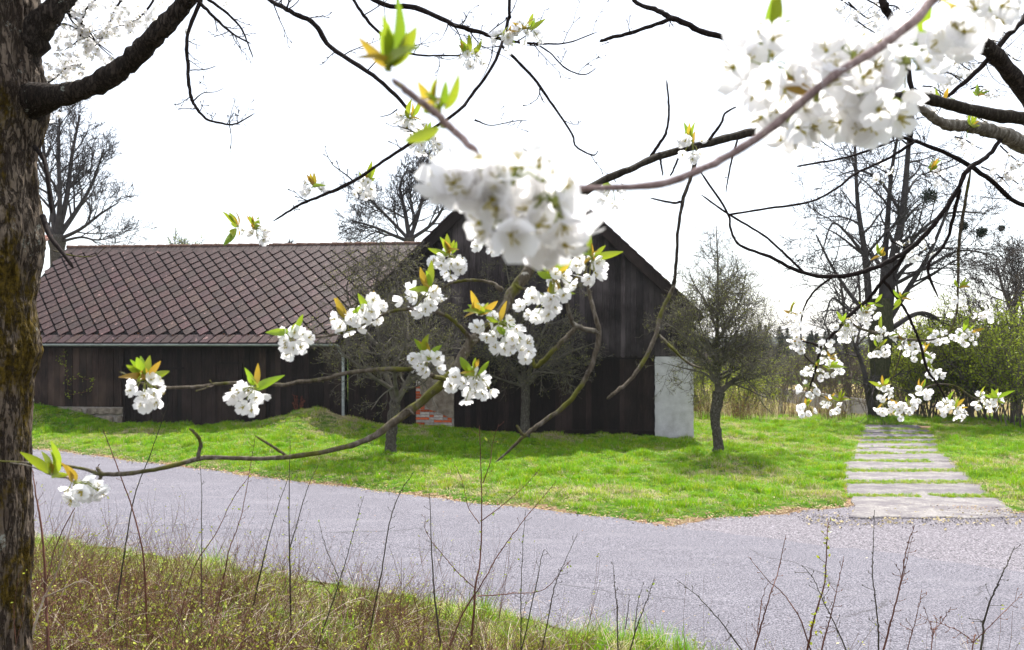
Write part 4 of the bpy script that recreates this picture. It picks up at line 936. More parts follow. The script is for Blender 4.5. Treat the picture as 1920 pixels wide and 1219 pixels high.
def bare_tree(label, px, d, wpx, stems, spec, env=None, name='bare_tree', py=None, rmin=.009, up=.12, wig=.14, m=None, mistle=(), trunk=None):
    base = P(px, HY, d); base.z = gz(base.x, base.y)-.1-max(0, min(1, (base.y-60)/200))*2
    root = empty(name, base); tag(root, label, 'tree')
    T = Tubes()
    if trunk:
        A = [];
        for (x_, y_, w_) in trunk: q = P(x_, y_, d)-base; A.append((q.x, q.y, q.z, w_/2/F*d))
        A[0] = (A[0][0], 0, 0, A[0][3]); sp = spline(A, 5); T.add([tuple(v[:3]) for v in sp], [v[3]*random.uniform(.94, 1.06) for v in sp], 12)
        T.build('trunk', m or M_treebark, root)
    t = Tree(env=(lambda q: env(q+base)) if env else None, up=up, wig=wig); t.rmin = rmin
    for (pts, w0) in stems:
        A = []
        for i, (x_, y_, dd) in enumerate(pts): q = P(x_, y_, d+dd)-base; A.append((q.x, q.y, q.z, max(rmin, w0/2/F*d*(1-.7*i/(len(pts)-1)))))
        sp = spline(A, 5); t.T.add([tuple(v[:3]) for v in sp], [v[3] for v in sp], 7)
        n = len(sp); tot = np.linalg.norm(np.diff(sp[:, :3], axis=0), axis=1).sum(); k = max(3, int(tot*spec[0][4]))
        for c in range(k):
            f_ = spec[0][3]+(1-spec[0][3])*(c+random.random())/k; i = min(n-2, int(f_*(n-1))); q = Vector(sp[i, :3]); dd = Vector(sp[i+1, :3]-sp[i, :3]).normalized()
            sd_ = dd.cross(rv()).normalized(); a = R(spec[0][2])*random.uniform(.6, 1.3)
            t.branch(q, dd*math.cos(a)+sd_*math.sin(a), spec[0][1]*random.uniform(.6, 1.2)*(1.2-.6*f_), max(rmin, sp[i, 3]*.5), 1, [None]+[s_[:4] for s_ in spec[1:]])
    V, Q = t.T.arrays(); link('crown', mesh('crown', V, Q, smooth=True), root, M_twig)
    for (x_, y_, r_) in mistle:
        c = P(x_, y_, d-.3)-base; mb = Tubes()
        for _ in range(260):
            dd = rv().normalized(); e = c+dd*r_/F*d*random.uniform(.7, 1.05); mid = c.lerp(e, .5)+rv(.06); mb.add([c+rv(.03), mid, e], [.006, .006, .01], 3)
        mb.build('mistletoe', M_conifer, root)
    return root
bare_tree('tall bare vase shaped tree behind the left end of the tiled wing', 108, 38, 40,
          [([(106, 450, 0), (96, 380, 0), (84, 300, .3), (74, 210, .5)], 13), ([(106, 450, 0), (112, 380, -.3), (110, 290, -.4), (112, 205, -.5)], 11), ([(108, 440, 0), (125, 370, 0), (135, 290, .3), (150, 215, .5)], 12),
           ([(108, 445, 0), (140, 400, .4), (170, 350, .8), (195, 280, 1)], 11), ([(108, 450, 0), (150, 430, -.4), (190, 400, -.8), (222, 380, -1)], 8), ([(106, 450, 0), (88, 420, .3), (60, 380, .4), (45, 320, .4)], 9), ([(108, 455, 0), (150, 445, -.4), (180, 450, -.8), (215, 445, -1)], 6)],
          [(0, 2.4, 34, .25, 1.9), (5, .55, 38, .15), (5, .55, 40, .1), (2, .6, 40, .1)], None, trunk=[(108, 700, 26), (108, 500, 24), (107, 452, 30), (107, 440, 22)], rmin=.010, up=.05)
bare_tree('bare crooked tree rising behind the wing ridge', 765, 40, 30,
          [([(768, 450, 0), (760, 400, 0), (750, 350, .3), (765, 315, .3)], 10), ([(768, 450, 0), (785, 400, 0), (795, 350, .3), (800, 300, .3)], 9), ([(765, 452, 0), (735, 440, -.4), (700, 425, -.6), (655, 412, -.8)], 8), ([(768, 450, 0), (720, 400, .4), (690, 370, .6)], 8), ([(768, 450, 0), (810, 420, 0), (835, 380, .2), (845, 340, .2)], 8)],
          [(0, 2.0, 42, .15, 3.0), (6, .6, 42, .15), (5, .6, 42, .1), (3, .6, 40, .1)], None, trunk=[(768, 700, 22), (768, 500, 20), (768, 452, 20), (768, 446, 16)], rmin=.010, up=.04)
bare_tree('huge many stemmed bare tree with mistletoe at the driveway end', 1640, 27, 60,
          [([(1632, 600, 0), (1622, 480, 0), (1608, 380, .2), (1602, 250, .4)], 15), ([(1660, 600, 0), (1672, 500, 0), (1692, 400, 0), (1706, 240, 0)], 25), ([(1650, 600, 0), (1662, 440, .4), (1672, 320, .6), (1690, 220, .6)], 14),
           ([(1660, 610, 0), (1700, 545, -.3), (1745, 470, -.5), (1790, 360, -.6)], 13), ([(1665, 620, 0), (1720, 588, 0), (1760, 600, 0), (1800, 650, 0)], 11), ([(1640, 600, 0), (1600, 560, .3), (1560, 500, .5), (1530, 440, .5)], 10),
           ([(1672, 520, 0), (1720, 440, .4), (1780, 400, .6), (1850, 400, .8)], 9), ([(1665, 540, 0), (1740, 500, -.5), (1800, 470, -.8), (1870, 480, -.8)], 8), ([(1620, 480, 0), (1590, 440, 0), (1560, 420, 0), (1540, 480, 0)], 7), ([(1690, 400, 0), (1650, 340, .3), (1610, 320, .5), (1570, 330, .6)], 7),
           ([(1630, 600, 0), (1590, 580, -.6), (1560, 560, -1), (1545, 610, -1)], 7), ([(1640, 800, 0), (1628, 740, -.3), (1618, 690, -.3), (1600, 640, -.3)], 16)],
          [(0, 2.2, 50, .2, 1.7), (5, .6, 45, .15), (4, .6, 42, .1), (2, .6, 40, .1)], None, trunk=[(1645, 790, 38), (1648, 740, 32), (1650, 680, 36), (1652, 620, 44), (1652, 585, 40), (1653, 560, 30)], rmin=.008, up=-.02, wig=.2,
          mistle=((1742, 368, 17), (1840, 436, 12), (1806, 424, 9), (1878, 428, 6)), m=barkmat('ivy green trunk', (.02, .025, .01), (.05, .05, .025), (.1, .09, .06)))
bare_tree('round headed bare tree at the right edge above the hedge', 1905, 36, 30,
          [([(1905, 640, 0), (1895, 580, 0), (1880, 540, 0), (1870, 500, 0)], 11), ([(1905, 640, 0), (1925, 580, 0), (1935, 520, 0), (1930, 490, 0)], 11), ([(1905, 640, 0), (1870, 610, 0), (1850, 570, 0)], 8), ([(1905, 620, 0), (1905, 550, .5), (1908, 500, .6)], 8)],
          [(0, 2.2, 45, .15, 2.6), (6, .6, 45, .15), (5, .6, 42, .1), (3, .6, 40, .1)], None, trunk=[(1905, 740, 20), (1905, 690, 18), (1905, 640, 18)], rmin=.010, up=.05)
bare_tree('bare tree between the cone shaped tree and the huge tree', 1590, 40, 20,
          [([(1590, 700, 0), (1585, 620, 0), (1580, 560, 0), (1575, 530, 0)], 9), ([(1590, 700, 0), (1610, 620, 0), (1612, 550, 0), (1610, 520, 0)], 8), ([(1590, 690, 0), (1560, 640, 0), (1545, 600, 0)], 7)],
          [(0, 1.9, 45, .15, 2.8), (6, .6, 45, .15), (5, .6, 42, .1)], None, trunk=[(1590, 770, 14), (1590, 720, 13), (1590, 690, 12)], rmin=.010, up=.05)
# small trees peeping over the ridge
for lab, px_, top, wd, leafy in (('low rounded tree with green buds above the tiled ridge', 345, 425, 32, 1), ('fine yellow green shrub tops right of the rounded one', 405, 428, 14, 1), ('thin bare sapling top left of the rounded tree', 275, 446, 12, 0),
                                 ('slim spire like sapling above the ridge', 542, 412, 10, 0), ('twiggy sapling tops right of the slim spire', 590, 425, 16, 0), ('low sapling top near the bare crooked tree', 635, 432, 10, 0)):
    d = 36; base = P(px_, HY, d); base.z = 0; root = empty('shrub_tree', base); tag(root, lab, 'tree')
    t = Tree(up=.1, wig=.15); t.rmin = .009; H = CZ+(HY-top)/F*d
    t.T.add([Vector((0, 0, 0)), Vector((.05, 0, H*.4)), Vector((0, 0, H*.8))], [.08, .06, .04], 6)
    for k in range(16 if leafy else 9):
        z = H*random.uniform(.68, .85); a = random.uniform(0, 6.28)
        t.branch(Vector((0, 0, z)), Vector((math.cos(a), math.sin(a), .8)).normalized() if wd > 12 else Vector((math.cos(a)*.3, math.sin(a)*.3, 1)).normalized(), min(wd/F*d*1.3, H-z+.2), .02, 1, [None, (6, .6, 45, .1), (5, .6, 45, .1)])
    V, Q = t.T.arrays(); link('crown', mesh('crown', V, Q), root, M_twig)
    if leafy: V, Q = leaves(t.tips, 1500, .035, .05); link('leaf_buds', mesh('leaf_buds', V, Q), root, M_budg)['kind'] = 'stuff'

# conifers and hedge shrubs behind
def conifer_meshes(H, Rr):
    V = []; T = []
    for k in range(2600):
        z = H*(.06+.94*random.random()**.8); rr = Rr*(1-z/H)**.8*random.uniform(.25, 1.05)+.05; a = random.uniform(0, 6.283); c = Vector((math.cos(a)*rr, math.sin(a)*rr, z-rr*.25))
        o = Vector((math.cos(a), math.sin(a), -.35)); s = random.uniform(.12, .3); t = Vector((-math.sin(a), math.cos(a), random.uniform(-.4, .4))); n = len(V)
        V += [tuple(c-o*s), tuple(c+t*s*.4), tuple(c+o*s)]; T.append((n, n+1, n+2))
    return mesh('foliage', V, None, T)
cm = [conifer_meshes(9, 2.0), conifer_meshes(8, 1.7)]
for m_ in cm: m_.materials.append(M_conifer)
for k, (lab, px_, top, d) in enumerate((('dark conifer right of the cone shaped tree', 1462, 612, 62), ('shorter dark conifer beside the first one', 1432, 632, 58), ('dark conifer behind the white garden wall', 1566, 650, 60), ('dark conifer behind the huge tree trunk', 1705, 628, 60),
                                       ('wide dark conifer right of the huge trunk', 1752, 622, 66), ('dark conifer low above the leafy hedge', 1800, 618, 70), ('dark conifer by the right edge', 1880, 600, 60))):
    b = P(px_, HY, d); b.z = -.5; root = empty('conifer', b); tag(root, lab, 'tree', 'dark conifers in the background')
    H = CZ+.5+(HY-top)/F*d; o = link('foliage', cm[k % 2], root); s = H/(9 if k % 2 == 0 else 8); o.scale = (s*1.3*(1.0 if k != 4 else 1.5), s*1.3, s)
    T = Tubes(); T.add([(0, 0, 0), (0, 0, H*.5), (0, 0, H*.95)], [.18, .1, .03], 6); T.build('trunk', M_twig, root)
def shrub_mesh(H, Wd, ns, nl, up=.06, rm=.008):
    t = Tree(up=up, wig=.14); t.rmin = rm
    for k in range(ns):
        a = random.uniform(0, 6.283); p = Vector((math.cos(a)*Wd*.35*random.random(), math.sin(a)*Wd*.35*random.random(), 0))
        t.branch(p, Vector((math.cos(a)*.3, math.sin(a)*.3, 1)).normalized(), H*random.uniform(.6, 1.0), .02, 0, [(6, .45, 35, .2), (5, .5, 40, .1)])
    V, Q = t.T.arrays(); a = mesh('stems', V, Q); V, Q = leaves(t.tips, nl, .035, .07); return a, mesh('leaves', V, Q)
sv = [shrub_mesh(3.2, 2.2, 22, 8500), shrub_mesh(2.7, 2.4, 20, 7500), shrub_mesh(3.0, 2.0, 22, 900)]
for a, b in sv: a.materials.append(M_far_brown); b.materials.append(M_budg)
labs = ['leafy shrub nearest the huge tree trunk on its right', 'second leafy shrub from the huge trunk', 'leafy shrub behind the hanging blossom on the right lawn', 'tall light green shrub in the middle of the right hedge',
        'bushy shrub right of the middle of the hedge', 'leafy shrub near the right edge of the lawn', 'last leafy shrub at the right edge', 'brown bare shrub behind the huge trunk', 'brown bare shrub left of the huge trunk', 'bare brown thicket bush behind the white wall', 'sparse green bush behind the cone shaped tree', 'sparse bush just right of the rendered pier', 'brown bush between conifer and white wall']
pos = [(1705, 28.5, 0, 1), (1745, 27.5, 1, 1.05), (1785, 27.8, 0, 1.0), (1822, 27.2, 1, 1.2), (1860, 26.5, 0, 1.1), (1895, 25, 1, 1.15), (1935, 23.5, 0, 1.1), (1670, 33, 2, 1.1), (1600, 38, 2, 1.2), (1530, 42, 2, 1.2), (1395, 36, 1, 1.0), (1325, 33, 0, .9), (1460, 40, 2, 1.0)]
for lab, (px_, d, v, s) in zip(labs, pos):
    b = P(px_, HY, d); b.z = gz(b.x, b.y)-.02; root = empty('hedge_shrub', b, random.uniform(0, 6)); tag(root, lab, 'shrub', 'shrubs behind the lawn')
    for me, nm in zip(sv[v], ('stems', 'leaves')): o = link(nm, me, root); o.scale = (s*1.1, s*1.1, s)
# reeds / tall dead grass beyond the left lawn
rd = [tuft('reed', 9, 1.2, .013, .45, M_straw, .15), twigclump('reed', 12, 1.2, .35, M_brown_twig, M_underleaf, 6, .03, .1, .007)]
n = 170; x = np.random.uniform(6.2, 13, n); y = np.random.uniform(25.5, 31, n); k = (x < 11.5-(y-26)*.0) & ~((x > dl(y)-.3) & (y < 26)); x, y = x[k], y[k]
scatter('dry_reeds', np.stack([x, y, g(x, y)], -1), rd, np.random.uniform(.4, .85, len(x)), tilt=.08)
# pale concrete wall along the field
cw = empty('garden_wall', P(1540, HY, 36)-Vector((0, 0, 2.6))); tag(cw, 'long pale concrete panel wall beyond the dry reeds', 'wall')
pts = [P(1430, 724, 44), P(1500, 736, 41), P(1560, 743, 38.5), P(1628, 753, 36.5)]
org = cw.location
pl = []
for a, b in zip(pts[:-1], pts[1:]):
    for k in range(2): pl.append((a.lerp(b, k/2), a.lerp(b, (k+1)/2)))
for a, b in pl:
    dv = (b-a); dv.z = 0; dv.normalize(); nv = Vector((-dv.y, dv.x, 0))*.05; a2 = a+dv*.03; b2 = b-dv*.03; q = MB(); lo = .62
    vs = [a2-org-nv, b2-org-nv, b2-org+nv, a2-org+nv]
    q.poly([v-Vector((0, 0, lo)) for v in vs]+vs, [(3, 2, 1, 0), (4, 5, 6, 7), (0, 1, 5, 4), (1, 2, 6, 5), (2, 3, 7, 6), (3, 0, 4, 7)])
    q.build('panel', M_concrete, cw)
    q = MB(); vs = [a-org-nv*1.6, b-org-nv*1.6, b-org+nv*1.6, a-org+nv*1.6]; vs = [v+Vector((0, 0, .006)) for v in vs]
    q.poly(vs+[v+Vector((0, 0, .07)) for v in vs], [(3, 2, 1, 0), (4, 5, 6, 7), (0, 1, 5, 4), (1, 2, 6, 5), (2, 3, 7, 6), (3, 0, 4, 7)]); q.build('coping', M_plaster, cw)
    q = MB(); c = a-org; q.box(c.x-.07, c.x+.07, c.y-.09, c.y+.09, -1.6, c.z-.0); q.build('post', M_concrete, cw)
# far woodland belt and hills
def wood_src(H):
    t = Tree(up=.08, wig=.15); t.rmin = .02; t.T.add([Vector((0, 0, 0)), Vector((0, 0, H*.4)), Vector((0, 0, H*.75))], [.16, .12, .06], 5)
    for k in range(11): a = random.uniform(0, 6.28); t.branch(Vector((0, 0, H*random.uniform(.12, .65))), Vector((math.cos(a), math.sin(a), .8)).normalized(), H*.36, .05, 1, [None, (6, .55, 42, .1), (5, .5, 42, .1)])
    V, Q = t.T.arrays(); return srcobj('wood_tree', V, Q, None, [M_far_brown])
def con_src():
    o = bpy.data.objects.new('wood_conifer', cm[0].copy()); return o
ws = [wood_src(7), wood_src(6), con_src()]
x = []; y = []
for _ in range(420):
    px_ = random.uniform(1280, 2100); d = random.uniform(66, 130); x.append((px_-960)/F*d); y.append(d)
for _ in range(260):
    px_ = random.uniform(-500, 1280); d = random.uniform(70, 130); x.append((px_-960)/F*d); y.append(d)
x = np.array(x); y = np.array(y); sc = np.random.uniform(.5, .85, len(x)); sc = np.where(x < 12, sc*.9, sc*.78)
scatter('woodland_belt', np.stack([x, y, g(x, y)-np.clip((y-60)/200, 0, 1)*2-.3], -1), ws, sc, vid=np.random.choice(3, len(x), p=[.45, .35, .2]), tilt=.03)
an = np.linspace(-70, 70, 160); V = []
for k, (dd, hz) in enumerate(((330, -6), (420, 3.0), (520, 4.5), (620, -3))):
    for a in an:
        h = hz+(3.0*noise.noise((a*.07, k, 2))+1.2*noise.noise((a*.35, k, 5)) if 0 < k < 3 else 0)+(.6 if k == 2 else -.8)
        V.append((math.sin(R(a))*dd, math.cos(R(a))*dd, h))
i = np.arange(len(V)).reshape(4, -1); Q = np.stack([i[:-1, :-1], i[:-1, 1:], i[1:, 1:], i[1:, :-1]], -1).reshape(-1, 4)
tag(link('hills', mesh('hills', V, Q, smooth=True), None, M_far), kind='structure')

# thin spring haze over the distance, one closed box round everything
q = MB(); q.box(-1100, 1100, -260, 1600, -6.5, 24); hz = q.build('haze'); mh = bpy.data.materials.new('thin haze'); mh.use_nodes = True; th_ = mh.node_tree; th_.nodes.clear()
pv = th_.nodes.new('ShaderNodeVolumePrincipled'); pv.inputs['Color'].default_value = (.86, .91, 1, 1); pv.inputs['Density'].default_value = .00028; mo = th_.nodes.new('ShaderNodeOutputMaterial'); th_.links.new(pv.outputs[0], mo.inputs['Volume'])
hz.data.materials.append(mh); tag(hz, kind='stuff')
# small plants by the wing wall
vn = empty('climbing_vine', (barn.matrix_basis @ Vector((ub(125), -.03, zb(125, 745))))); vn.rotation_euler.z = TH; tag(vn, 'sparse green vine climbing the weathered wing boards', 'vine')
T = Tubes(); LV = []
for (pts) in ([(130, 745), (128, 720), (126, 690), (122, 668), (120, 655)], [(128, 720), (145, 705), (165, 712), (178, 708)], [(126, 690), (118, 680), (112, 672)], [(130, 740), (160, 735), (175, 725)]):
    sp = spline([(ub(a)-ub(125), 0, zb(a, b)-zb(125, 745), .004) for a, b in pts], 5); T.add([tuple(v[:3]) for v in sp], [v[3] for v in sp], 4); LV += [Vector(v[:3]) for v in sp]
T.build('stem', M_brown_twig, vn); V, Q = leaves(LV, 130, .035, .05); V[:, 1] = -np.abs(V[:, 1])*.6; link('leaves', mesh('leaves', V, Q), vn, M_budg)['kind'] = 'stuff'
dk = empty('dock_plant', (barn.matrix_basis @ Vector((ub(568), -.35, 0)))); dk.location.z = gz(dk.location.x, dk.location.y); tag(dk, 'dry reddish seed stalk standing on the mound by the boards', 'plant')
T = Tubes()
for k in range(7):
    a = random.uniform(0, 6.28); e = Vector((math.cos(a)*.16, math.sin(a)*.1, random.uniform(.35, .6))); T.add([Vector((0, 0, 0)), e*.5+rv(.02), e], [.006, .005, .004], 4)
    for j in range(40): c = e*random.uniform(.45, 1)+rv(.025); T.add([c, c+rv(.012), c+rv(.02)], [.006, .008, .003], 3)
T.build('stalks', mat('rust seed heads', [(.12, .03, .02), (.22, .07, .04)], 9), dk)

# ------------------------------------------------------------------ cherry trees in front
def bark_displace(o, amp, fr, seed=0, zs=.3):
    me = o.data; n = len(me.vertices); co = np.zeros(n*3, np.float32); me.vertices.foreach_get('co', co); no = np.zeros(n*3, np.float32); me.vertices.foreach_get('normal', no)
    co = co.reshape(-1, 3); no = no.reshape(-1, 3)
    for i in range(n):
        c = co[i]; a = noise.noise((c[0]*fr, c[1]*fr, c[2]*fr*zs+seed)); b = noise.noise((c[0]*fr*2.7, c[1]*fr*2.7, c[2]*fr*2*zs+seed)); m_ = noise.noise((c[0]*5, c[1]*5, c[2]*4+seed))
        co[i] += no[i]*(amp*(-abs(a)*1.6-abs(b)*.9+.5)+max(0, m_-.12)*amp*2.2)
    me.vertices.foreach_set('co', co.ravel()); me.update()
left = empty('cherry_tree', P(-38, HY, 3.1)-Vector((0, 0, 1.7))); tag(left, 'big mossy cherry tree whose trunk fills the left edge', 'tree')
d0 = 3.1; px_c = -38
prof = [(-250, 78), (-100, 76), (0, 72), (100, 74), (180, 92), (230, 84), (300, 64), (380, 74), (450, 80), (500, 74), (560, 62), (620, 70), (660, 76), (720, 62), (800, 57), (900, 58), (1000, 61), (1100, 56), (1219, 56), (1400, 75), (1600, 100)]
prof = [(a_, b_-13) for a_, b_ in prof]; K = 230; zr = np.linspace(prof[0][0], prof[-1][0], 640); V = []
for yy in zr:
    re_ = np.interp(yy, [p[0] for p in prof], [p[1] for p in prof]); r = (re_-px_c)/F*d0; z = CZ-(yy-HY)/F*d0
    for j in range(K):
        a = 2*math.pi*j/K; rr = r*(1+.05*noise.noise((math.cos(a)*1.5, math.sin(a)*1.5, z*1.2)) if abs(math.cos(a)) < .9 else 1)
        V.append((math.cos(a)*rr, math.sin(a)*rr, z-left.location.z))
i = np.arange(len(V)).reshape(len(zr), K); Q = np.stack([i[1:], np.roll(i[1:], -1, 1), np.roll(i[:-1], -1, 1), i[:-1]], -1).reshape(-1, 4)
trunk = link('trunk', mesh('trunk', V, Q, smooth=True), left, M_trunk); bark_displace(trunk, .0135, 30, 3, .2)

class Cherry:
    dsc = 1.0
    def __init__(s, root): s.root = root; s.org = np.array(root.location); s.nf = 0; s.nl = 0; s.spray = Tubes(); s.sprayV = []; s.sprayQ = []
    def br(s, pts, m, name='branch', twigs=0, k=6, jit=.15, sides=8, disp=0, tw_len=.1, tipbud=True, lumps=.08):
        A = []
        for (x_, y_, d, w_) in pts: d *= s.dsc; q = P(x_, y_, d); A.append((q.x, q.y, q.z, w_/2/F*d))
        sp = spline(A, k)
        for i in range(1, len(sp)-1): sp[i, :3] += np.random.normal(0, 1, 3)*sp[i, 3]*jit
        sp[:, :3] -= s.org; T = Tubes(); rr = np.maximum(sp[:, 3], .0006)*np.random.uniform(1-lumps, 1+lumps*1.4, len(sp)); rr[-1] *= .4
        T.add([tuple(v[:3]) for v in sp], list(rr), sides)
        tot = np.linalg.norm(np.diff(sp[:, :3], axis=0), axis=1).sum(); nt_ = int(tot*twigs)
        for j in range(nt_):
            i = random.randint(len(sp)//6, len(sp)-2); p = Vector(sp[i, :3]); t_ = Vector(sp[i+1, :3]-sp[i, :3]).normalized()
            dd = (t_.cross(rv()).normalized()+t_*.5+Vector((0, 0, .1))).normalized(); L = tw_len*random.uniform(.3, 1.3); q = p.copy(); ps = [q.copy()]; n_ = 5
            for _ in range(n_): dd = (dd+rv(.3)+Vector((0, 0, .06))).normalized(); q = q+dd*L/n_; ps.append(q.copy())
            r0 = min(.0022, sp[i, 3]*.5); T.add(ps, [r0*(1-.13*u_) for u_ in range(n_+1)], 4)
            for i2 in range(1, n_+1):
                if random.random() < .7: b_ = ps[i2]; e = (dd+rv(.9)).normalized()*random.uniform(.006, .03); T.add([b_, b_+e*.5, b_+e*.9, b_+e], [.0009, .0009, .0018, .0005], 4)
        return T.build(name, m, s.root)
    def cluster(s, px, py, d, rx, ry, n, nleaf=4, ldir=(0, -1), base=None, fsize=1.0, asym=0):
        if n > 8: n = int(n*1.15)
        nleaf = int(nleaf*1.4)
        """blossom cluster: stalks mesh with flower and leaf children"""
        bx_, by_ = base if base else (px, py-ry*.5); B = P(bx_, by_, d+random.uniform(-.02, .02)); C = P(px, py, d)
        T = Tubes(); sx, sy = rx/F*d, ry/F*d; C0 = B.copy()
        o = None; fl = []
        for k in range(n):
            for tr in range(12):
                v = rv(); v.y *= .8 if d > 1 else .45
                if .25 < v.length < 1: break
            p = C+Vector((v.x*sx, v.y*(sx+sy)*.5, v.z*sy))
            dr_ = (p-C0).normalized()
            T.add([tuple(C0-C0), tuple((p-C0)*.5+Vector((0, 0, .006))), tuple(p-C0-dr_*.004)], [.0009, .0007, .0011], 4)
            fl.append((p-C0, dr_))
        if nleaf == 0 and n == 0: return
        T.add([tuple(Vector((0, 0, -.002))), tuple(Vector((.001, 0, .004)))], [.003, .002], 5)
        o = T.build('blossom_cluster', M_stalk, s.root); o.location = C0-Vector(s.org)
        for p, dr_ in fl:
            nrm = (dr_*.75+Vector((0, -.75, .25))+rv(.55)).normalized(); me = random.choice(FLW); f_ = link('flower', me, o); f_.location = p
            f_.rotation_euler = nrm.to_track_quat('Z', 'Y').to_euler(); f_.rotation_euler.rotate_axis('Z', random.uniform(0, 6.28)); sc_ = fsize*random.uniform(.85, 1.12); f_.scale = (sc_,)*3; s.nf += 1
        for k in range(nleaf):
            a = math.atan2(-ldir[1], ldir[0])+random.uniform(-1.5, 1.5); dv = Vector((math.cos(a), random.uniform(-.5, .3), math.sin(a))).normalized()
            up = (Vector((0, -1, .3))+rv(.6)); up = (up-dv*up.dot(dv)).normalized(); l = link('leaf', random.choice(LEAF), o)
            Mx = Matrix((dv.cross(up)*-1, dv, up)).transposed(); l.rotation_euler = Mx.to_euler(); l.location = dv*.004+rv(.003); sc_ = random.uniform(.65, 1.15)*fsize; l.scale = (sc_,)*3; s.nl += 1
        return o
    def pale(s, px, py, d, r, n=4):     # far small blossom puffs, joined
        C = P(px, py, d); 
        for k in range(n):
            c = C+rv(r/F*d)-Vector(s.org); me = random.choice(FLW); Mx = Matrix.Translation(c) @ (rv().to_track_quat('Z', 'Y').to_matrix().to_4x4())
            s.sprayV.append((me, Mx))
    def finish(s):
        if not s.sprayV: return
        cache = {}; Vs = []; Ts = []; Ms = []; n = 0
        for me, Mx in s.sprayV:
            if me.name not in cache:
                co = np.array([tuple(v.co) for v in me.vertices]); fs = [(tuple(p.vertices), p.material_index) for p in me.polygons]; cache[me.name] = (co, fs)
            co, fs = cache[me.name]; A = np.array(Mx); Vs.append(co@A[:3, :3].T+A[:3, 3])
            for f_, mi_ in fs: Ts.append([i+n for i in f_]); Ms.append(mi_)
            n += len(co)
        me = bpy.data.meshes.new('blossom_sprays'); me.from_pydata(np.vstack(Vs).tolist(), [], Ts); me.polygons.foreach_set('material_index', Ms)
        link('blossom_sprays', me, s.root, [M_petal, M_heart, M_stalk])['kind'] = 'stuff'
def flower_mesh(cup, sz=.0155, miss=0):
    V = []; Fs = []; MI = []
    for k in range(5-miss):
        a = 2*math.pi*k/5+random.uniform(-.08, .08); u_ = Vector((math.cos(a), math.sin(a), 0)); v_ = Vector((-math.sin(a), math.cos(a), 0)); c = cup*random.uniform(.8, 1.2); n = len(V); rows = []
        for (t_, w_) in ((.12, .1), (.4, .33), (.72, .46), (.95, .33)):
            for s_ in (-1, 0, 1):
                r = t_*sz-(.0 if s_ else 0); z = (c*t_*t_*.9+(0.02 if s_ else -.03)*t_)*sz*1.0; V.append(u_*r+v_*s_*w_*sz+Vector((0, 0, z)))
        V.append(u_*.9*sz+Vector((0, 0, c*.75*sz)))
        for r in range(3):
            for s_ in range(2): i = n+r*3+s_; Fs.append((i, i+1, i+4, i+3)); MI.append(0)
    n = len(V)                                       # heart: small cone ring plus stamens
    for j in range(6): a = j*math.pi/3; V.append(Vector((math.cos(a)*.14*sz, math.sin(a)*.14*sz, .1*sz)))
    V.append(Vector((0, 0, .22*sz)))
    for j in range(6): Fs.append((n+j, n+(j+1) % 6, n+6)); MI.append(1)
    for j in range(9):
        a = random.uniform(0, 6.28); r = random.uniform(.18, .42)*sz; n = len(V); e = Vector((math.cos(a)*r, math.sin(a)*r, .5*sz)); b = e*.2; w_ = Vector((-math.sin(a), math.cos(a), 0))*.02*sz
        V += [b-w_, b+w_, e+w_*2.2+Vector((0, 0, .04*sz)), e-w_*2.2]; Fs.append((n, n+1, n+2, n+3)); MI.append(1)
    n = len(V)                                       # calyx behind
    for j in range(5): a = j*2*math.pi/5; V.append(Vector((math.cos(a)*.16*sz, math.sin(a)*.16*sz, -.02*sz)))
    V.append(Vector((0, 0, -.3*sz)))
    for j in range(5): Fs.append((n+(j+1) % 5, n+j, n+5)); MI.append(2)
    me = bpy.data.meshes.new('flower'); me.from_pydata([tuple(v) for v in V], [], Fs); me.polygons.foreach_set('material_index', MI); me.polygons.foreach_set('use_smooth', [True]*len(Fs))
    for m in (M_petal, M_heart, M_stalk): me.materials.append(m)
    return me
FLW = [flower_mesh(.25), flower_mesh(.45), flower_mesh(.1), flower_mesh(.8), flower_mesh(.55, .0145), flower_mesh(1.5, .013)]
def leaf_mesh(L, W, curl, m):
    V = []; Fs = []; N = 6
    for i in range(N+1):
        t_ = i/N; w_ = W*math.sin(math.pi*min(1, t_*.93+.05))**.8*(1-.15*t_); y = L*t_; z = -curl*L*t_*t_; 
        V += [(-w_, y, z+w_*.5), (0, y, z), (w_, y, z+w_*.5)]
    for i in range(N):
        a = i*3; Fs += [(a, a+1, a+4, a+3), (a+1, a+2, a+5, a+4)]
    me = bpy.data.meshes.new('leaf'); me.from_pydata(V, [], Fs); me.polygons.foreach_set('use_smooth', [True]*len(Fs)); me.materials.append(m); return me
LEAF = [leaf_mesh(.048, .0078, .25, M_cleaf), leaf_mesh(.042, .007, .5, M_cleaf2), leaf_mesh(.038, .007, .1, M_cleaf), leaf_mesh(.03, .006, .7, M_cleaf2), leaf_mesh(.052, .0085, .6, M_cleaf)]

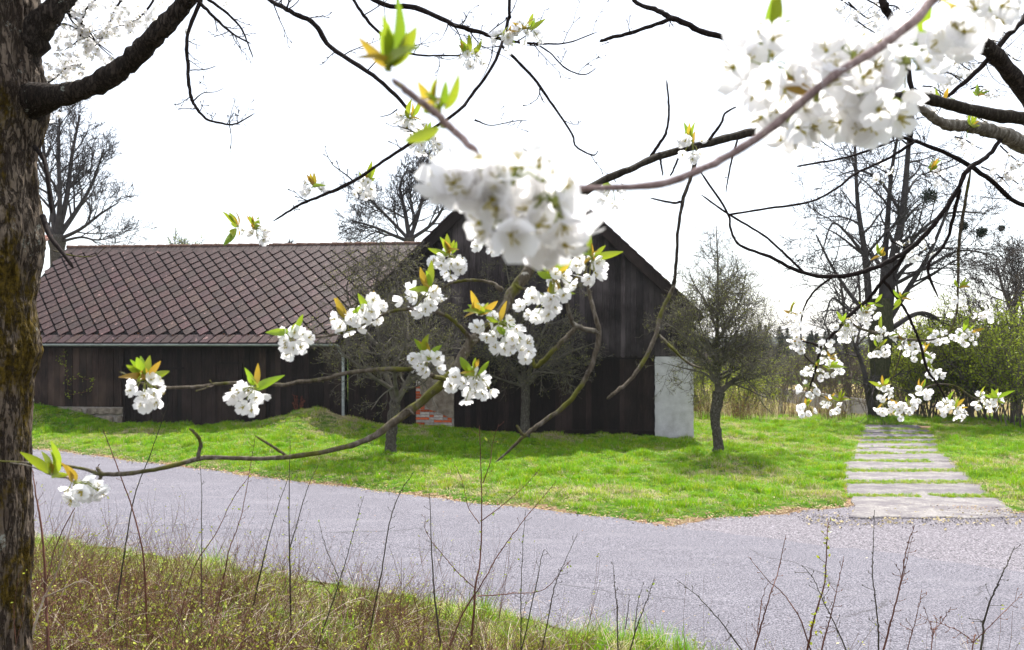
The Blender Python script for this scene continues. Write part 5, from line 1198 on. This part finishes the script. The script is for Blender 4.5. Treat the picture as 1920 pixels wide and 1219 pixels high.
# --- left tree: limbs and hanging branches
LT = Cherry(left)
lim = LT.br([(-30, 215, 3.12, 190), (25, 200, 3.1, 110), (72, 185, 3.06, 58), (130, 176, 3.02, 38), (190, 152, 2.98, 36), (240, 118, 2.95, 36), (290, 68, 2.9, 34), (335, 20, 2.88, 33), (372, -30, 2.85, 30), (470, -110, 2.8, 26), (650, -190, 2.7, 22), (900, -240, 2.6, 18), (1200, -260, 2.6, 13)], M_limb, 'limb', k=8, sides=20, jit=.05)
bark_displace(lim, .004, 40, 1, .8)
lim = LT.br([(-30, 190, 3.12, 110), (25, 110, 3.12, 84), (75, 48, 3.1, 50), (112, 8, 3.1, 36), (150, -40, 3.15, 32), (240, -140, 3.3, 22)], M_limb, 'limb', k=8, sides=18, jit=.05); bark_displace(lim, .004, 40, 5, .8)
MD = M_branch_dark
LT.br([(350, -10, 2.86, 12), (377, -5, 2.85, 9), (352, 65, 2.8, 7), (352, 120, 2.8, 7), (357, 175, 2.8, 6.5), (365, 197, 2.8, 6), (385, 222, 2.8, 4.5), (410, 230, 2.8, 4), (440, 233, 2.8, 3.5), (478, 212, 2.8, 2)], MD, twigs=20, tw_len=.1)
LT.br([(365, -5, 2.8, 7), (400, 30, 2.8, 6), (435, 62, 2.8, 4), (470, 82, 2.8, 3)], MD, twigs=22, tw_len=.09)
LT.br([(380, -8, 2.8, 6), (420, 20, 2.8, 5), (450, 50, 2.8, 4), (462, 75, 2.8, 3), (475, 110, 2.8, 2)], MD, twigs=16, tw_len=.08)
LT.br([(357, 132, 2.8, 2.5), (385, 130, 2.8, 2), (405, 124, 2.8, 1.5)], MD, twigs=8, tw_len=.04)
LT.br([(362, 190, 2.8, 3), (380, 175, 2.8, 2), (405, 172, 2.8, 1.5), (420, 165, 2.8, 1)], MD, twigs=20, tw_len=.05)
LT.br([(400, -80, 2.8, 12), (500, -5, 2.6, 9), (545, 22, 2.5, 9), (590, 46, 2.5, 9.5), (620, 88, 2.5, 9), (700, 142, 2.4, 8), (745, 182, 2.4, 7), (780, 225, 2.4, 5)], MD, twigs=10, tw_len=.16)
LT.br([(600, -90, 2.7, 9), (660, -5, 2.5, 6), (692, 42, 2.5, 6), (740, 86, 2.5, 5), (775, 102, 2.5, 4), (820, 104, 2.5, 3.5), (870, 102, 2.5, 3), (905, 80, 2.5, 2)], MD, twigs=18, tw_len=.13)
LT.br([(560, -120, 2.7, 16), (700, -2, 2.5, 10), (780, 15, 2.45, 10), (850, 46, 2.4, 9), (905, 62, 2.4, 8), (950, 76, 2.4, 6), (1010, 82, 2.4, 4), (1065, 80, 2.4, 3), (1120, 60, 2.4, 2)], MD, twigs=14, tw_len=.15)
LT.br([(955, -200, 2.5, 9), (955, 0, 2.3, 6), (952, 40, 2.3, 6.5), (930, 112, 2.2, 6), (885, 178, 2.2, 6), (850, 215, 2.15, 6), (755, 278, 2.1, 6), (690, 322, 2.1, 6), (650, 347, 2.1, 7), (600, 368, 2.1, 6), (560, 385, 2.1, 5), (512, 415, 2.1, 3.5)], MD, twigs=5, tw_len=.09)
LT.br([(940, 85, 2.25, 5), (958, 103, 2.3, 5.5), (1000, 146, 2.3, 5.5), (1037, 198, 2.3, 4.5), (1072, 250, 2.3, 4), (1080, 275, 2.3, 3.5), (1112, 291, 2.3, 3), (1122, 282, 2.3, 1.5)], MD, twigs=9, tw_len=.1)
LT.br([(1000, 80, 2.4, 4), (1030, 98, 2.4, 3), (1060, 128, 2.4, 3), (1095, 140, 2.4, 2.5), (1118, 128, 2.4, 1.5)], MD, twigs=16, tw_len=.09)
LT.br([(1190, -60, 2.6, 10), (1190, 0, 2.6, 8), (1228, 18, 2.55, 9), (1262, 34, 2.5, 11), (1310, 56, 2.5, 11), (1372, 78, 2.5, 11)], MD, twigs=3, tw_len=.03)
LT.br([(1262, 34, 2.5, 8), (1200, 56, 2.5, 7), (1150, 70, 2.5, 7), (1124, 78, 2.5, 6)], MD, twigs=5, tw_len=.03)
LT.br([(890, 225, 2.3, 4), (920, 235, 2.3, 2), (960, 228, 2.3, 2), (990, 225, 2.3, 1.5)], MD, twigs=16, tw_len=.09)
LT.br([(745, 205, 2.4, 3), (730, 215, 2.4, 2), (710, 220, 2.4, 1.5)], MD, twigs=14, tw_len=.06)
# twigs on the trunk and broken stub over the roof
LT.br([(80, 405, 3.0, 10), (92, 440, 2.95, 9), (118, 475, 2.9, 8), (138, 503, 2.88, 6)], M_branch_dark, 'snag', jit=.05)
LT.br([(100, 470, 2.95, 3), (140, 480, 2.9, 2.5), (175, 480, 2.9, 2), (200, 462, 2.9, 1.5)], M_branch, 'twig')
LT.br([(65, 275, 3.1, 8), (82, 300, 3.05, 8), (90, 340, 3.0, 7), (97, 400, 3.0, 6)], M_branch_dark, twigs=5, tw_len=.1)
# upper left sprays
for (a, b, c_, d_) in (((150, -20), (130, 30), (170, 70), (215, 105)), ((200, -20), (160, 20), (150, 70), (120, 95)), ((120, 20), (160, 50), (185, 85), (220, 115)), ((300, -20), (270, 25), (240, 45), (215, 50)), ((250, -30), (215, 20), (200, 60), (170, 95)), ((95, 60), (120, 45), (160, 60), (190, 55)), ((90, 155), (110, 140), (130, 125), (155, 120))):
    LT.br([(*a, 3.4, 5), (*b, 3.4, 3.5), (*c_, 3.4, 2.5), (*d_, 3.4, 1.5)], MD, twigs=6, tw_len=.12)
    for q_ in (b, c_, d_, ((a[0]+b[0])/2, (a[1]+b[1])/2), ((b[0]+c_[0])/2, (b[1]+c_[1])/2)):
        for _ in range(2): LT.pale(q_[0]+random.uniform(-16, 16), q_[1]+random.uniform(-8, 20), 3.4, 9, 4)
for (x_, y_) in ((110, 100), (140, 98), (180, 102), (120, 140), (85, 130), (85, 235), (95, 215), (75, 200), (210, 8), (250, 15), (330, 10), (420, 5), (345, 62)): LT.pale(x_, y_, 3.3, 10, 4)
for (x_, y_, r_, r2, n_, nl_) in ((478, 436, 30, 16, 12, 6), (590, 357, 22, 16, 9, 4), (685, 352, 28, 18, 12, 5), (770, 232, 28, 26, 14, 4), (800, 272, 38, 26, 18, 4), (948, 78, 26, 22, 12, 4), (990, 62, 30, 22, 13, 4), (880, 112, 30, 20, 11, 5)):
    LT.cluster(x_, y_, 2.15, r_, r2, n_, nl_, (-.3, -1), fsize=.92, base=(x_, y_-r2*.4))
LT.cluster(438, 420, 2.1, 8, 6, 0, 6, (-1, -.2), base=(446, 425))
LT.finish()
# --- tree standing outside the frame on the right, big low branch sweeping across the picture
rt = empty('cherry_tree', (4.6, 3.2, gz(4.6, 3.2))); tag(rt, 'cherry tree just outside the right edge whose long low branch sweeps across the barn', 'tree')
RT = Cherry(rt)
tk = RT.br([(0, 0, 1, 1)]*2, M_limb, 'trunk') if False else None
T = Tubes(); T.add([(0, 0, -.1), (.02, 0, .6), (.06, .02, 1.4), (.02, .05, 2.4), (-.1, .1, 3.4)], [.24, .19, .17, .15, .1], 24); o = T.build('trunk', M_trunk, rt)
def toP(q, w_): d = q[1]; return (960+q[0]/d*F, HY-(q[2]-CZ)/d*F, d, w_)
RT.br([toP((4.62, 3.22, 2.6+gz(4.6, 3.2)), 60), (2350, 235, 3.0, 34), (2050, 245, 2.85, 26), (1920, 223, 2.7, 24), (1850, 212, 2.65, 23), (1780, 196, 2.6, 20), (1700, 180, 2.55, 19), (1600, 205, 2.45, 17), (1500, 228, 2.35, 15), (1400, 250, 2.25, 15), (1320, 270, 2.15, 14), (1245, 290, 2.1, 13), (1180, 318, 2.0, 13), (1120, 344, 1.95, 14), (1060, 390, 1.85, 16), (1040, 420, 1.83, 16)], M_branch_dark2, k=6, sides=12, jit=.08)
RT.br([(1075, 378, 1.87, 15), (1060, 390, 1.85, 16), (1020, 450, 1.8, 19), (995, 500, 1.75, 21), (960, 550, 1.72, 21), (938, 590, 1.7, 20), (885, 640, 1.7, 19), (848, 698, 1.7, 18), (800, 745, 1.68, 16), (740, 790, 1.66, 15), (700, 818, 1.65, 12), (648, 838, 1.64, 10), (560, 855, 1.62, 9), (480, 860, 1.6, 8), (400, 858, 1.6, 8.5), (370, 861, 1.6, 9), (300, 879, 1.58, 8), (240, 888, 1.56, 8), (190, 889, 1.56, 8), (160, 880, 1.55, 6), (110, 872, 1.54, 4.5), (40, 867, 1.53, 4), (-60, 862, 1.5, 3)], M_branch, k=6, sides=12, jit=.08)
RT.br([(1250, 150, 2.1, 3), (1254, 200, 2.1, 4), (1250, 245, 2.1, 5), (1236, 270, 2.1, 6), (1215, 302, 2.1, 6)][::-1], MD)
RT.br([(1330, 262, 2.1, 6), (1352, 232, 2.1, 5), (1360, 212, 2.1, 4), (1382, 200, 2.1, 3)], MD, twigs=4, tw_len=.03)
RT.br([(885, 638, 1.7, 9), (852, 603, 1.66, 8), (820, 586, 1.64, 7), (775, 580, 1.62, 6.5), (738, 583, 1.6, 6), (715, 592, 1.6, 5), (660, 618, 1.58, 4.5), (600, 632, 1.58, 4), (545, 628, 1.58, 3.5)], M_branch, twigs=2, tw_len=.03)
RT.br([(840, 712, 1.7, 10), (815, 706, 1.66, 9), (775, 693, 1.62, 8.5), (700, 694, 1.6, 8), (650, 700, 1.6, 7.5), (600, 712, 1.6, 7.5), (560, 716, 1.58, 7), (525, 722, 1.58, 6.5), (430, 718, 1.56, 6), (380, 724, 1.55, 5.5), (320, 727, 1.54, 5), (270, 720, 1.53, 4.5), (224, 697, 1.52, 3.5)], M_branch, twigs=2, tw_len=.02)
RT.br([(942, 545, 1.75, 9), (920, 530, 1.75, 6), (880, 525, 1.76, 5.5), (850, 530, 1.78, 5), (828, 540, 1.8, 3.5)], M_branch)
RT.br([(965, 535, 1.72, 7), (985, 542, 1.7, 5), (1005, 538, 1.7, 4)], M_branch)
RT.br([(1060, 395, 1.86, 8), (1085, 420, 1.8, 6), (1095, 490, 1.75, 6), (1105, 550, 1.7, 7), (1118, 600, 1.68, 8), (1122, 622, 1.68, 10), (1115, 670, 1.68, 9), (1095, 715, 1.68, 9), (1065, 755, 1.68, 8.5), (1020, 790, 1.68, 8), (985, 815, 1.68, 7), (955, 845, 1.68, 5), (930, 866, 1.68, 3)], M_branch, k=6)
RT.br([(1122, 622, 1.68, 9), (1082, 612, 1.66, 9), (1068, 590, 1.64, 8), (1062, 560, 1.63, 6), (1048, 510, 1.62, 4)], M_branch_lichen)
RT.br([(1080, 613, 1.66, 8), (1045, 650, 1.66, 9), (1015, 680, 1.66, 9), (1003, 687, 1.66, 7), (998, 668, 1.66, 5), (990, 652, 1.66, 4)], M_branch)
RT.br([(983, 818, 1.68, 5), (975, 808, 1.67, 5), (968, 797, 1.66, 4)], M_branch)
RT.br([(745, 785, 1.66, 6), (762, 768, 1.66, 5), (778, 778, 1.66, 4)], M_branch)
RT.br([(371, 862, 1.6, 8), (376, 832, 1.59, 7), (368, 815, 1.58, 6), (355, 803, 1.57, 4.5)], M_branch)
RT.br([(540, 857, 1.62, 6), (508, 835, 1.6, 5), (479, 817, 1.59, 4)], M_branch)
RT.br([(190, 889, 1.56, 8), (180, 876, 1.56, 5)], M_branch); RT.br([(190, 889, 1.56, 8), (186, 905, 1.56, 5)], M_branch)
RT.br([(1310, 274, 2.1, 9), (1296, 330, 2.05, 7), (1280, 378, 2.0, 6.5), (1272, 430, 1.95, 6), (1268, 490, 1.92, 6), (1262, 540, 1.9, 6.5)], M_branch_dark2, k=6)
RT.br([(1266, 515, 1.91, 5), (1262, 540, 1.9, 7), (1238, 590, 1.88, 8), (1232, 622, 1.86, 8), (1212, 668, 1.84, 8), (1182, 712, 1.82, 7), (1155, 735, 1.8, 7), (1138, 748, 1.8, 6)], M_branch, k=6)
RT.br([(1236, 628, 1.86, 5), (1262, 655, 1.84, 5), (1290, 680, 1.83, 4.5), (1315, 691, 1.82, 3.5)], M_branch)
RT.br([(1280, 378, 2.0, 5), (1258, 380, 2.0, 4.5), (1218, 371, 2.0, 3)], MD); RT.br([(1238, 290, 2.1, 5), (1240, 310, 2.1, 4), (1243, 330, 2.1, 3)], MD)
RT.br([(1385, 255, 2.2, 4), (1372, 300, 2.2, 3.5), (1365, 335, 2.2, 3), (1361, 362, 2.2, 2)], MD, twigs=8, tw_len=.02); RT.br([(1275, 290, 2.1, 4), (1262, 320, 2.1, 3.5), (1256, 330, 2.1, 3)], MD)
C_ = [(278, 735, 1.5, 38, 30, 13, 9, (0, -1), (272, 712)), (468, 748, 1.52, 38, 24, 13, 4, (.3, -1), (478, 728)), (549, 640, 1.56, 34, 26, 13, 3, (.4, -1), (552, 625)), (652, 608, 1.58, 26, 24, 10, 3, (-.5, -1), (650, 600)), (700, 585, 1.6, 26, 24, 9, 3, (-.5, -.6), (697, 588)),
      (790, 562, 1.62, 42, 28, 15, 7, (.4, -1), (805, 545)), (845, 497, 1.72, 30, 22, 12, 7, (-.1, -1), (842, 478)), (808, 492, 1.74, 8, 6, 3, 0, (0, -1), None), (800, 680, 1.62, 30, 22, 11, 5, (-.4, -1), (802, 668)), (885, 722, 1.64, 42, 30, 17, 5, (.3, -.8), (892, 702)),
      (935, 615, 1.62, 42, 30, 16, 4, (-.4, -1), (940, 605)), (965, 650, 1.6, 38, 28, 14, 2, (.2, -1), (955, 630)), (1008, 575, 1.62, 34, 28, 13, 3, (0, -1), (1030, 560)), (1050, 545, 1.62, 28, 44, 13, 5, (-.4, -1), (1040, 520)), (1105, 500, 1.7, 34, 26, 13, 7, (.8, -1), (1110, 485)),
      (1030, 520, 1.64, 10, 8, 3, 4, (0, -1), (1030, 512)), (895, 583, 1.6, 10, 8, 1, 7, (-.1, -1), (898, 590)), (158, 925, 1.4, 34, 22, 11, 2, (-.3, -.6), (140, 905)), (95, 885, 1.42, 6, 6, 0, 7, (-.3, -.3), (100, 892)), (1295, 278, 2.05, 26, 22, 8, 5, (.2, -1), (1298, 270)), (1150, 370, 2.0, 40, 14, 8, 1, (0, -1), (1150, 352)), (930, 460, 1.72, 36, 10, 7, 0, (0, -1), (930, 452))]
for (x_, y_, d, a, b, n_, nl_, ld, bs) in C_: RT.cluster(x_, y_, d, a, b, n_, nl_, ld, base=bs)
RT.br([(100, 892, 1.42, 4), (128, 897, 1.41, 5), (150, 912, 1.4, 3)], M_branch_pink); RT.br([(20, 868, 1.5, 3), (60, 875, 1.45, 3), (100, 892, 1.42, 4)], M_branch)
print('right tree flowers', RT.nf)
# --- near tree: out of focus branch and blossoms, from a third cherry behind the photographer's right shoulder
nr = empty('cherry_tree', (2.1, -.6, gz(2.1, -.6))); tag(nr, 'nearest cherry tree, outside the frame, with pinkish branch and closest white blossoms', 'tree')
NT = Cherry(nr); NT.dsc = .9; T = Tubes(); o_ = nr.location; T.add([Vector((-.02, .02, 1.5)), Vector((1.3, .1, 2.95))-o_, Vector((.55, .722, 2.98))-o_], [.07, .02, .0045], 10); T.add([(0, 0, -.1), (.02, 0, .8), (.03, .02, 1.6), (-.05, .05, 2.6)], [.16, .13, .12, .08], 20); T.build('trunk', M_trunk, nr)
NT.br([(2100, -140, .95, 16), (1800, -30, .85, 17), (1712, 42, .8, 17), (1640, 95, .78, 16), (1562, 143, .76, 16), (1500, 195, .76, 16), (1440, 245, .76, 16), (1370, 290, .76, 15), (1310, 320, .75, 14), (1240, 345, .75, 14), (1150, 352, .75, 12), (1060, 352, .74, 12), (985, 345, .73, 11), (930, 338, .72, 9)], M_branch_pink, k=6, sides=12, jit=.05)
NT.br([(1755, 0, .82, 9), (1800, -60, .86, 14), (1712, 42, .8, 12)][::-1], M_branch_pink)
NT.br([(900, 310, .68, 11), (888, 280, .66, 13), (855, 248, .66, 14), (820, 215, .64, 14), (775, 180, .62, 14), (735, 148, .61, 13)], M_branch_pink, k=6)
for (x_, y_, a, b, n_, nl_) in ((880, 350, 56, 44, 11, 1), (960, 345, 62, 52, 13, 2), (1040, 385, 48, 40, 9, 2), (950, 425, 52, 26, 8, 2), (1042, 430, 52, 30, 8, 2), (1440, 130, 55, 50, 10, 3), (1530, 190, 70, 44, 12, 4), (1640, 200, 66, 44, 12, 3), (1600, 110, 60, 44, 9, 2), (1700, 120, 50, 70, 7, 3), (1790, 60, 60, 40, 3, 3), (1480, 230, 50, 24, 5, 0), (1860, 20, 40, 30, 2, 0)):
    NT.cluster(x_, y_, random.uniform(.56, .62) if x_ < 1200 else random.uniform(.76, .86), a*1.12, b*1.05, n_+(0 if x_ < 1200 else 3), 0 if x_ < 1200 else (nl_ > 2)*1, (random.choice((-1, 1)), -.1), base=(x_, y_-4), fsize=1.15 if x_ < 1200 else 1.3)
    NT.cluster(x_+random.uniform(-40, 40), y_-random.uniform(0, 20), .7, a*1.2, b*.9, 3, 0, base=(x_, y_-4), fsize=1.1)
NT.cluster(725, 115, .6, 8, 8, 0, 7, (0, -1), base=(728, 128), fsize=.8); NT.cluster(822, 200, .62, 8, 8, 0, 7, (.1, -.6), base=(822, 205), fsize=.7); NT.cluster(760, 270, .63, 8, 8, 0, 1, (-.8, .3), base=(830, 235), fsize=.9); NT.cluster(1430, 60, .78, 8, 8, 0, 5, (-.3, -.6), base=(1440, 78), fsize=.75); NT.cluster(1015, 468, .62, 60, 14, 6, 0, (0, 1), base=(1010, 450)); NT.cluster(1490, 262, .9, 34, 18, 4, 1, base=(1490, 245))
print('near flowers', NT.nf)
# --- far right tree: dark limbs top right and the hanging garland over the driveway
fr = empty('cherry_tree', (6.3, 4.9, gz(6.3, 4.9))); tag(fr, 'cherry tree beyond the right edge, blossom garland hanging over the driveway', 'tree')
FT = Cherry(fr); T = Tubes(); T.add([(0, 0, -.1), (.02, 0, .8), (.06, .02, 1.8), (0, .05, 3.0), (-.1, .1, 4.4)], [.26, .21, .19, .17, .12], 24); T.build('trunk', M_trunk, fr)
lo = gz(6.3, 4.9)
lb = FT.br([toP((6.3, 4.9, lo+2.2), 40), (2300, 420, 4.0, 36), (2050, 330, 3.5, 32), (1920, 272, 3.2, 30), (1880, 252, 3.1, 27), (1838, 240, 3.05, 24), (1800, 236, 3.0, 22), (1770, 232, 2.98, 19), (1735, 210, 2.95, 15), (1700, 186, 2.9, 9)], M_branch_lichen, k=8, sides=14, jit=.06); bark_displace(lb, .004, 30, 2, 1)
lb = FT.br([toP((6.3, 4.9, lo+3.0), 60), (2200, 420, 4.0, 40), (1990, 260, 3.5, 32), (1920, 170, 3.3, 30), (1870, 108, 3.2, 28), (1820, 62, 3.15, 25), (1772, 22, 3.1, 20), (1772, -10, 3.1, 12), (1800, -60, 3.1, 10)], M_limb, 'limb', k=8, sides=16, jit=.05)
FT.br([(1990, 260, 3.5, 14), (1950, 20, 3.3, 12), (1915, 42, 3.2, 10), (1870, 90, 3.2, 10), (1835, 130, 3.2, 9), (1790, 170, 3.2, 7), (1755, 195, 3.2, 4)], MD, twigs=8, tw_len=.2)
FT.br([(1640, -80, 3.4, 16), (1655, 0, 3.3, 14), (1665, 25, 3.3, 14), (1690, 60, 3.3, 12), (1700, 110, 3.3, 10), (1712, 200, 3.3, 8), (1705, 280, 3.4, 6)], MD, twigs=6, tw_len=.15)
FT.br([(2000, 360, 3.5, 12), (1920, 385, 3.3, 9), (1850, 332, 3.2, 8), (1780, 290, 3.1, 8), (1700, 260, 3.1, 6), (1620, 243, 3.1, 4)], MD, twigs=8, tw_len=.16)
FT.br([(1880, 255, 3.1, 8), (1855, 290, 3.05, 8), (1815, 318, 3.0, 9), (1795, 355, 3.0, 9), (1752, 420, 3.0, 9), (1700, 470, 3.0, 9), (1640, 502, 3.0, 8.5), (1580, 517, 3.0, 8), (1510, 513, 3.0, 7), (1445, 482, 3.0, 6), (1388, 460, 3.0, 5), (1370, 430, 3.0, 4.5), (1362, 395, 3.0, 4), (1312, 320, 3.0, 4)], M_branch_dark, twigs=3, tw_len=.06)
FT.br([(1510, 513, 3.0, 5), (1475, 480, 3.0, 4.5), (1430, 440, 3.0, 4), (1370, 404, 3.0, 4), (1314, 365, 3.0, 3)], MD, twigs=4, tw_len=.04)
FT.br([(1365, 403, 3.0, 4), (1440, 391, 3.0, 4), (1520, 378, 3.0, 4), (1570, 352, 3.0, 4), (1605, 325, 3.0, 4), (1660, 300, 3.0, 5), (1720, 262, 3.0, 6)], MD)
FT.br([(1800, 355, 3.0, 7), (1775, 450, 3.1, 6), (1740, 500, 3.1, 6), (1760, 560, 3.1, 3)], MD, twigs=4, tw_len=.1)
FT.br([(1495, 312, 3.0, 3), (1530, 306, 3.0, 4), (1600, 292, 3.0, 4), (1680, 262, 3.0, 5)], MD)
FT.br([(1700, 472, 3.0, 8), (1680, 500, 3.1, 7), (1650, 532, 3.15, 7), (1628, 562, 3.2, 7), (1597, 587, 3.2, 7), (1572, 616, 3.2, 7), (1540, 646, 3.2, 6), (1520, 643, 3.2, 4), (1503, 640, 3.2, 3)], MD, k=6)
FT.br([(1540, 646, 3.2, 6), (1532, 682, 3.2, 5), (1520, 722, 3.2, 4), (1512, 748, 3.2, 3)], MD); FT.br([(1560, 520, 3.0, 4), (1528, 545, 3.1, 4), (1505, 585, 3.2, 3), (1502, 640, 3.2, 3), (1510, 668, 3.2, 3), (1530, 684, 3.2, 2), (1552, 682, 3.2, 2)], MD)
FT.br([(1658, 528, 3.1, 6), (1676, 550, 3.1, 5.5), (1697, 580, 3.1, 5), (1712, 612, 3.1, 5), (1724, 640, 3.1, 5), (1738, 692, 3.1, 5), (1758, 720, 3.1, 4), (1775, 752, 3.1, 2.5)], MD)
FT.br([(1758, 720, 3.1, 3.5), (1778, 721, 3.1, 3), (1796, 726, 3.1, 3), (1822, 744, 3.1, 2.5), (1840, 750, 3.1, 2)], M_branch); FT.br([(1758, 720, 3.1, 3), (1742, 724, 3.1, 3), (1730, 730, 3.1, 2)], M_branch)
FT.br([(1590, 600, 3.2, 5), (1612, 615, 3.2, 4.5), (1650, 626, 3.2, 4.5), (1700, 636, 3.2, 4.5), (1740, 638, 3.2, 4), (1772, 630, 3.2, 4), (1785, 612, 3.2, 4), (1794, 580, 3.2, 4), (1797, 500, 3.2, 5), (1800, 440, 3.1, 6), (1820, 320, 3.0, 6)], M_branch)
FT.br([(1785, 618, 3.2, 3), (1810, 608, 3.2, 3), (1840, 595, 3.2, 2)], M_branch); FT.br([(1545, 742, 3.2, 2.5), (1520, 735, 3.2, 2.5), (1565, 752, 3.2, 2.5), (1580, 758, 3.2, 1.5)][1:], M_branch)
FT.br([(1660, 730, 3.2, 2), (1680, 740, 3.2, 2), (1700, 758, 3.2, 2)], M_branch); FT.br([(1696, 640, 3.2, 3), (1680, 690, 3.25, 2.5), (1668, 725, 3.25, 2)], M_branch)
hg = [(1499, 646), (1558, 680), (1562, 692), (1527, 701), (1516, 733), (1512, 770), (1558, 760), (1617, 596), (1628, 590), (1582, 614), (1590, 628), (1653, 626), (1684, 636), (1645, 660), (1714, 654), (1731, 670), (1749, 701), (1728, 738), (1700, 764), (1690, 772), (1655, 764), (1656, 733), (1780, 763), (1792, 774), (1838, 752), (1862, 754), (1806, 630), (1820, 632), (1759, 632), (1846, 592), (1800, 575), (1492, 628), (1490, 600), (1545, 652)]
for k, (x_, y_) in enumerate(hg):
    big = 20 if k not in (31, 32) else 13
    if FT.nf > 288: FT.pale(x_, y_, 3.2, 14, 9)
    else: FT.cluster(x_, y_, 3.2, big, 14, 9, 3 if k % 2 else 2, random.choice([(0, -1), (.7, -.6), (-.7, -.6)]), base=(x_, y_-8), fsize=.95)
for (x_, y_) in ((1556, 690), (1872, 748), (1576, 752), (1483, 588), (1640, 570), (1800, 540)): FT.cluster(x_, y_, 3.1, 5, 5, 0, 4, (random.uniform(-1, 1), -.6), base=(x_, y_))
for (x_, y_) in ((1735, 62), (1760, 100), (1800, 110), (1850, 75), (1790, 145), (1812, 128), (1760, 172), (1745, 190), (1880, 60), (1850, 170), (1870, 330), (1900, 340), (1650, 15), (1690, 20), (1590, 10), (1620, 30), (1905, 300), (1840, 225), (1665, 240), (1660, 325), (1545, 270), (1700, 470), (1725, 465), (1760, 330), (1820, 270), (1900, 110), (1880, 20), (1635, 60)):
    FT.pale(x_, y_, 3.4, 20, 10)
    FT.br([(x_-30, y_-random.uniform(0, 40), 3.4, 3), (x_-10, y_-8, 3.4, 2.5), (x_+8, y_+4, 3.4, 2), (x_+25, y_+random.uniform(-5, 25), 3.4, 1.2)], MD, 'twig', twigs=22, tw_len=.22)
for (x_, y_) in ((1770, 190), (1835, 180), (1745, 320), (1650, 480), (1690, 560), (1820, 235)): FT.cluster(x_, y_, 3.0, 5, 5, 0, 5, (random.uniform(-1, 1), -.5), base=(x_, y_))
FT.finish(); print('far flowers', FT.nf)
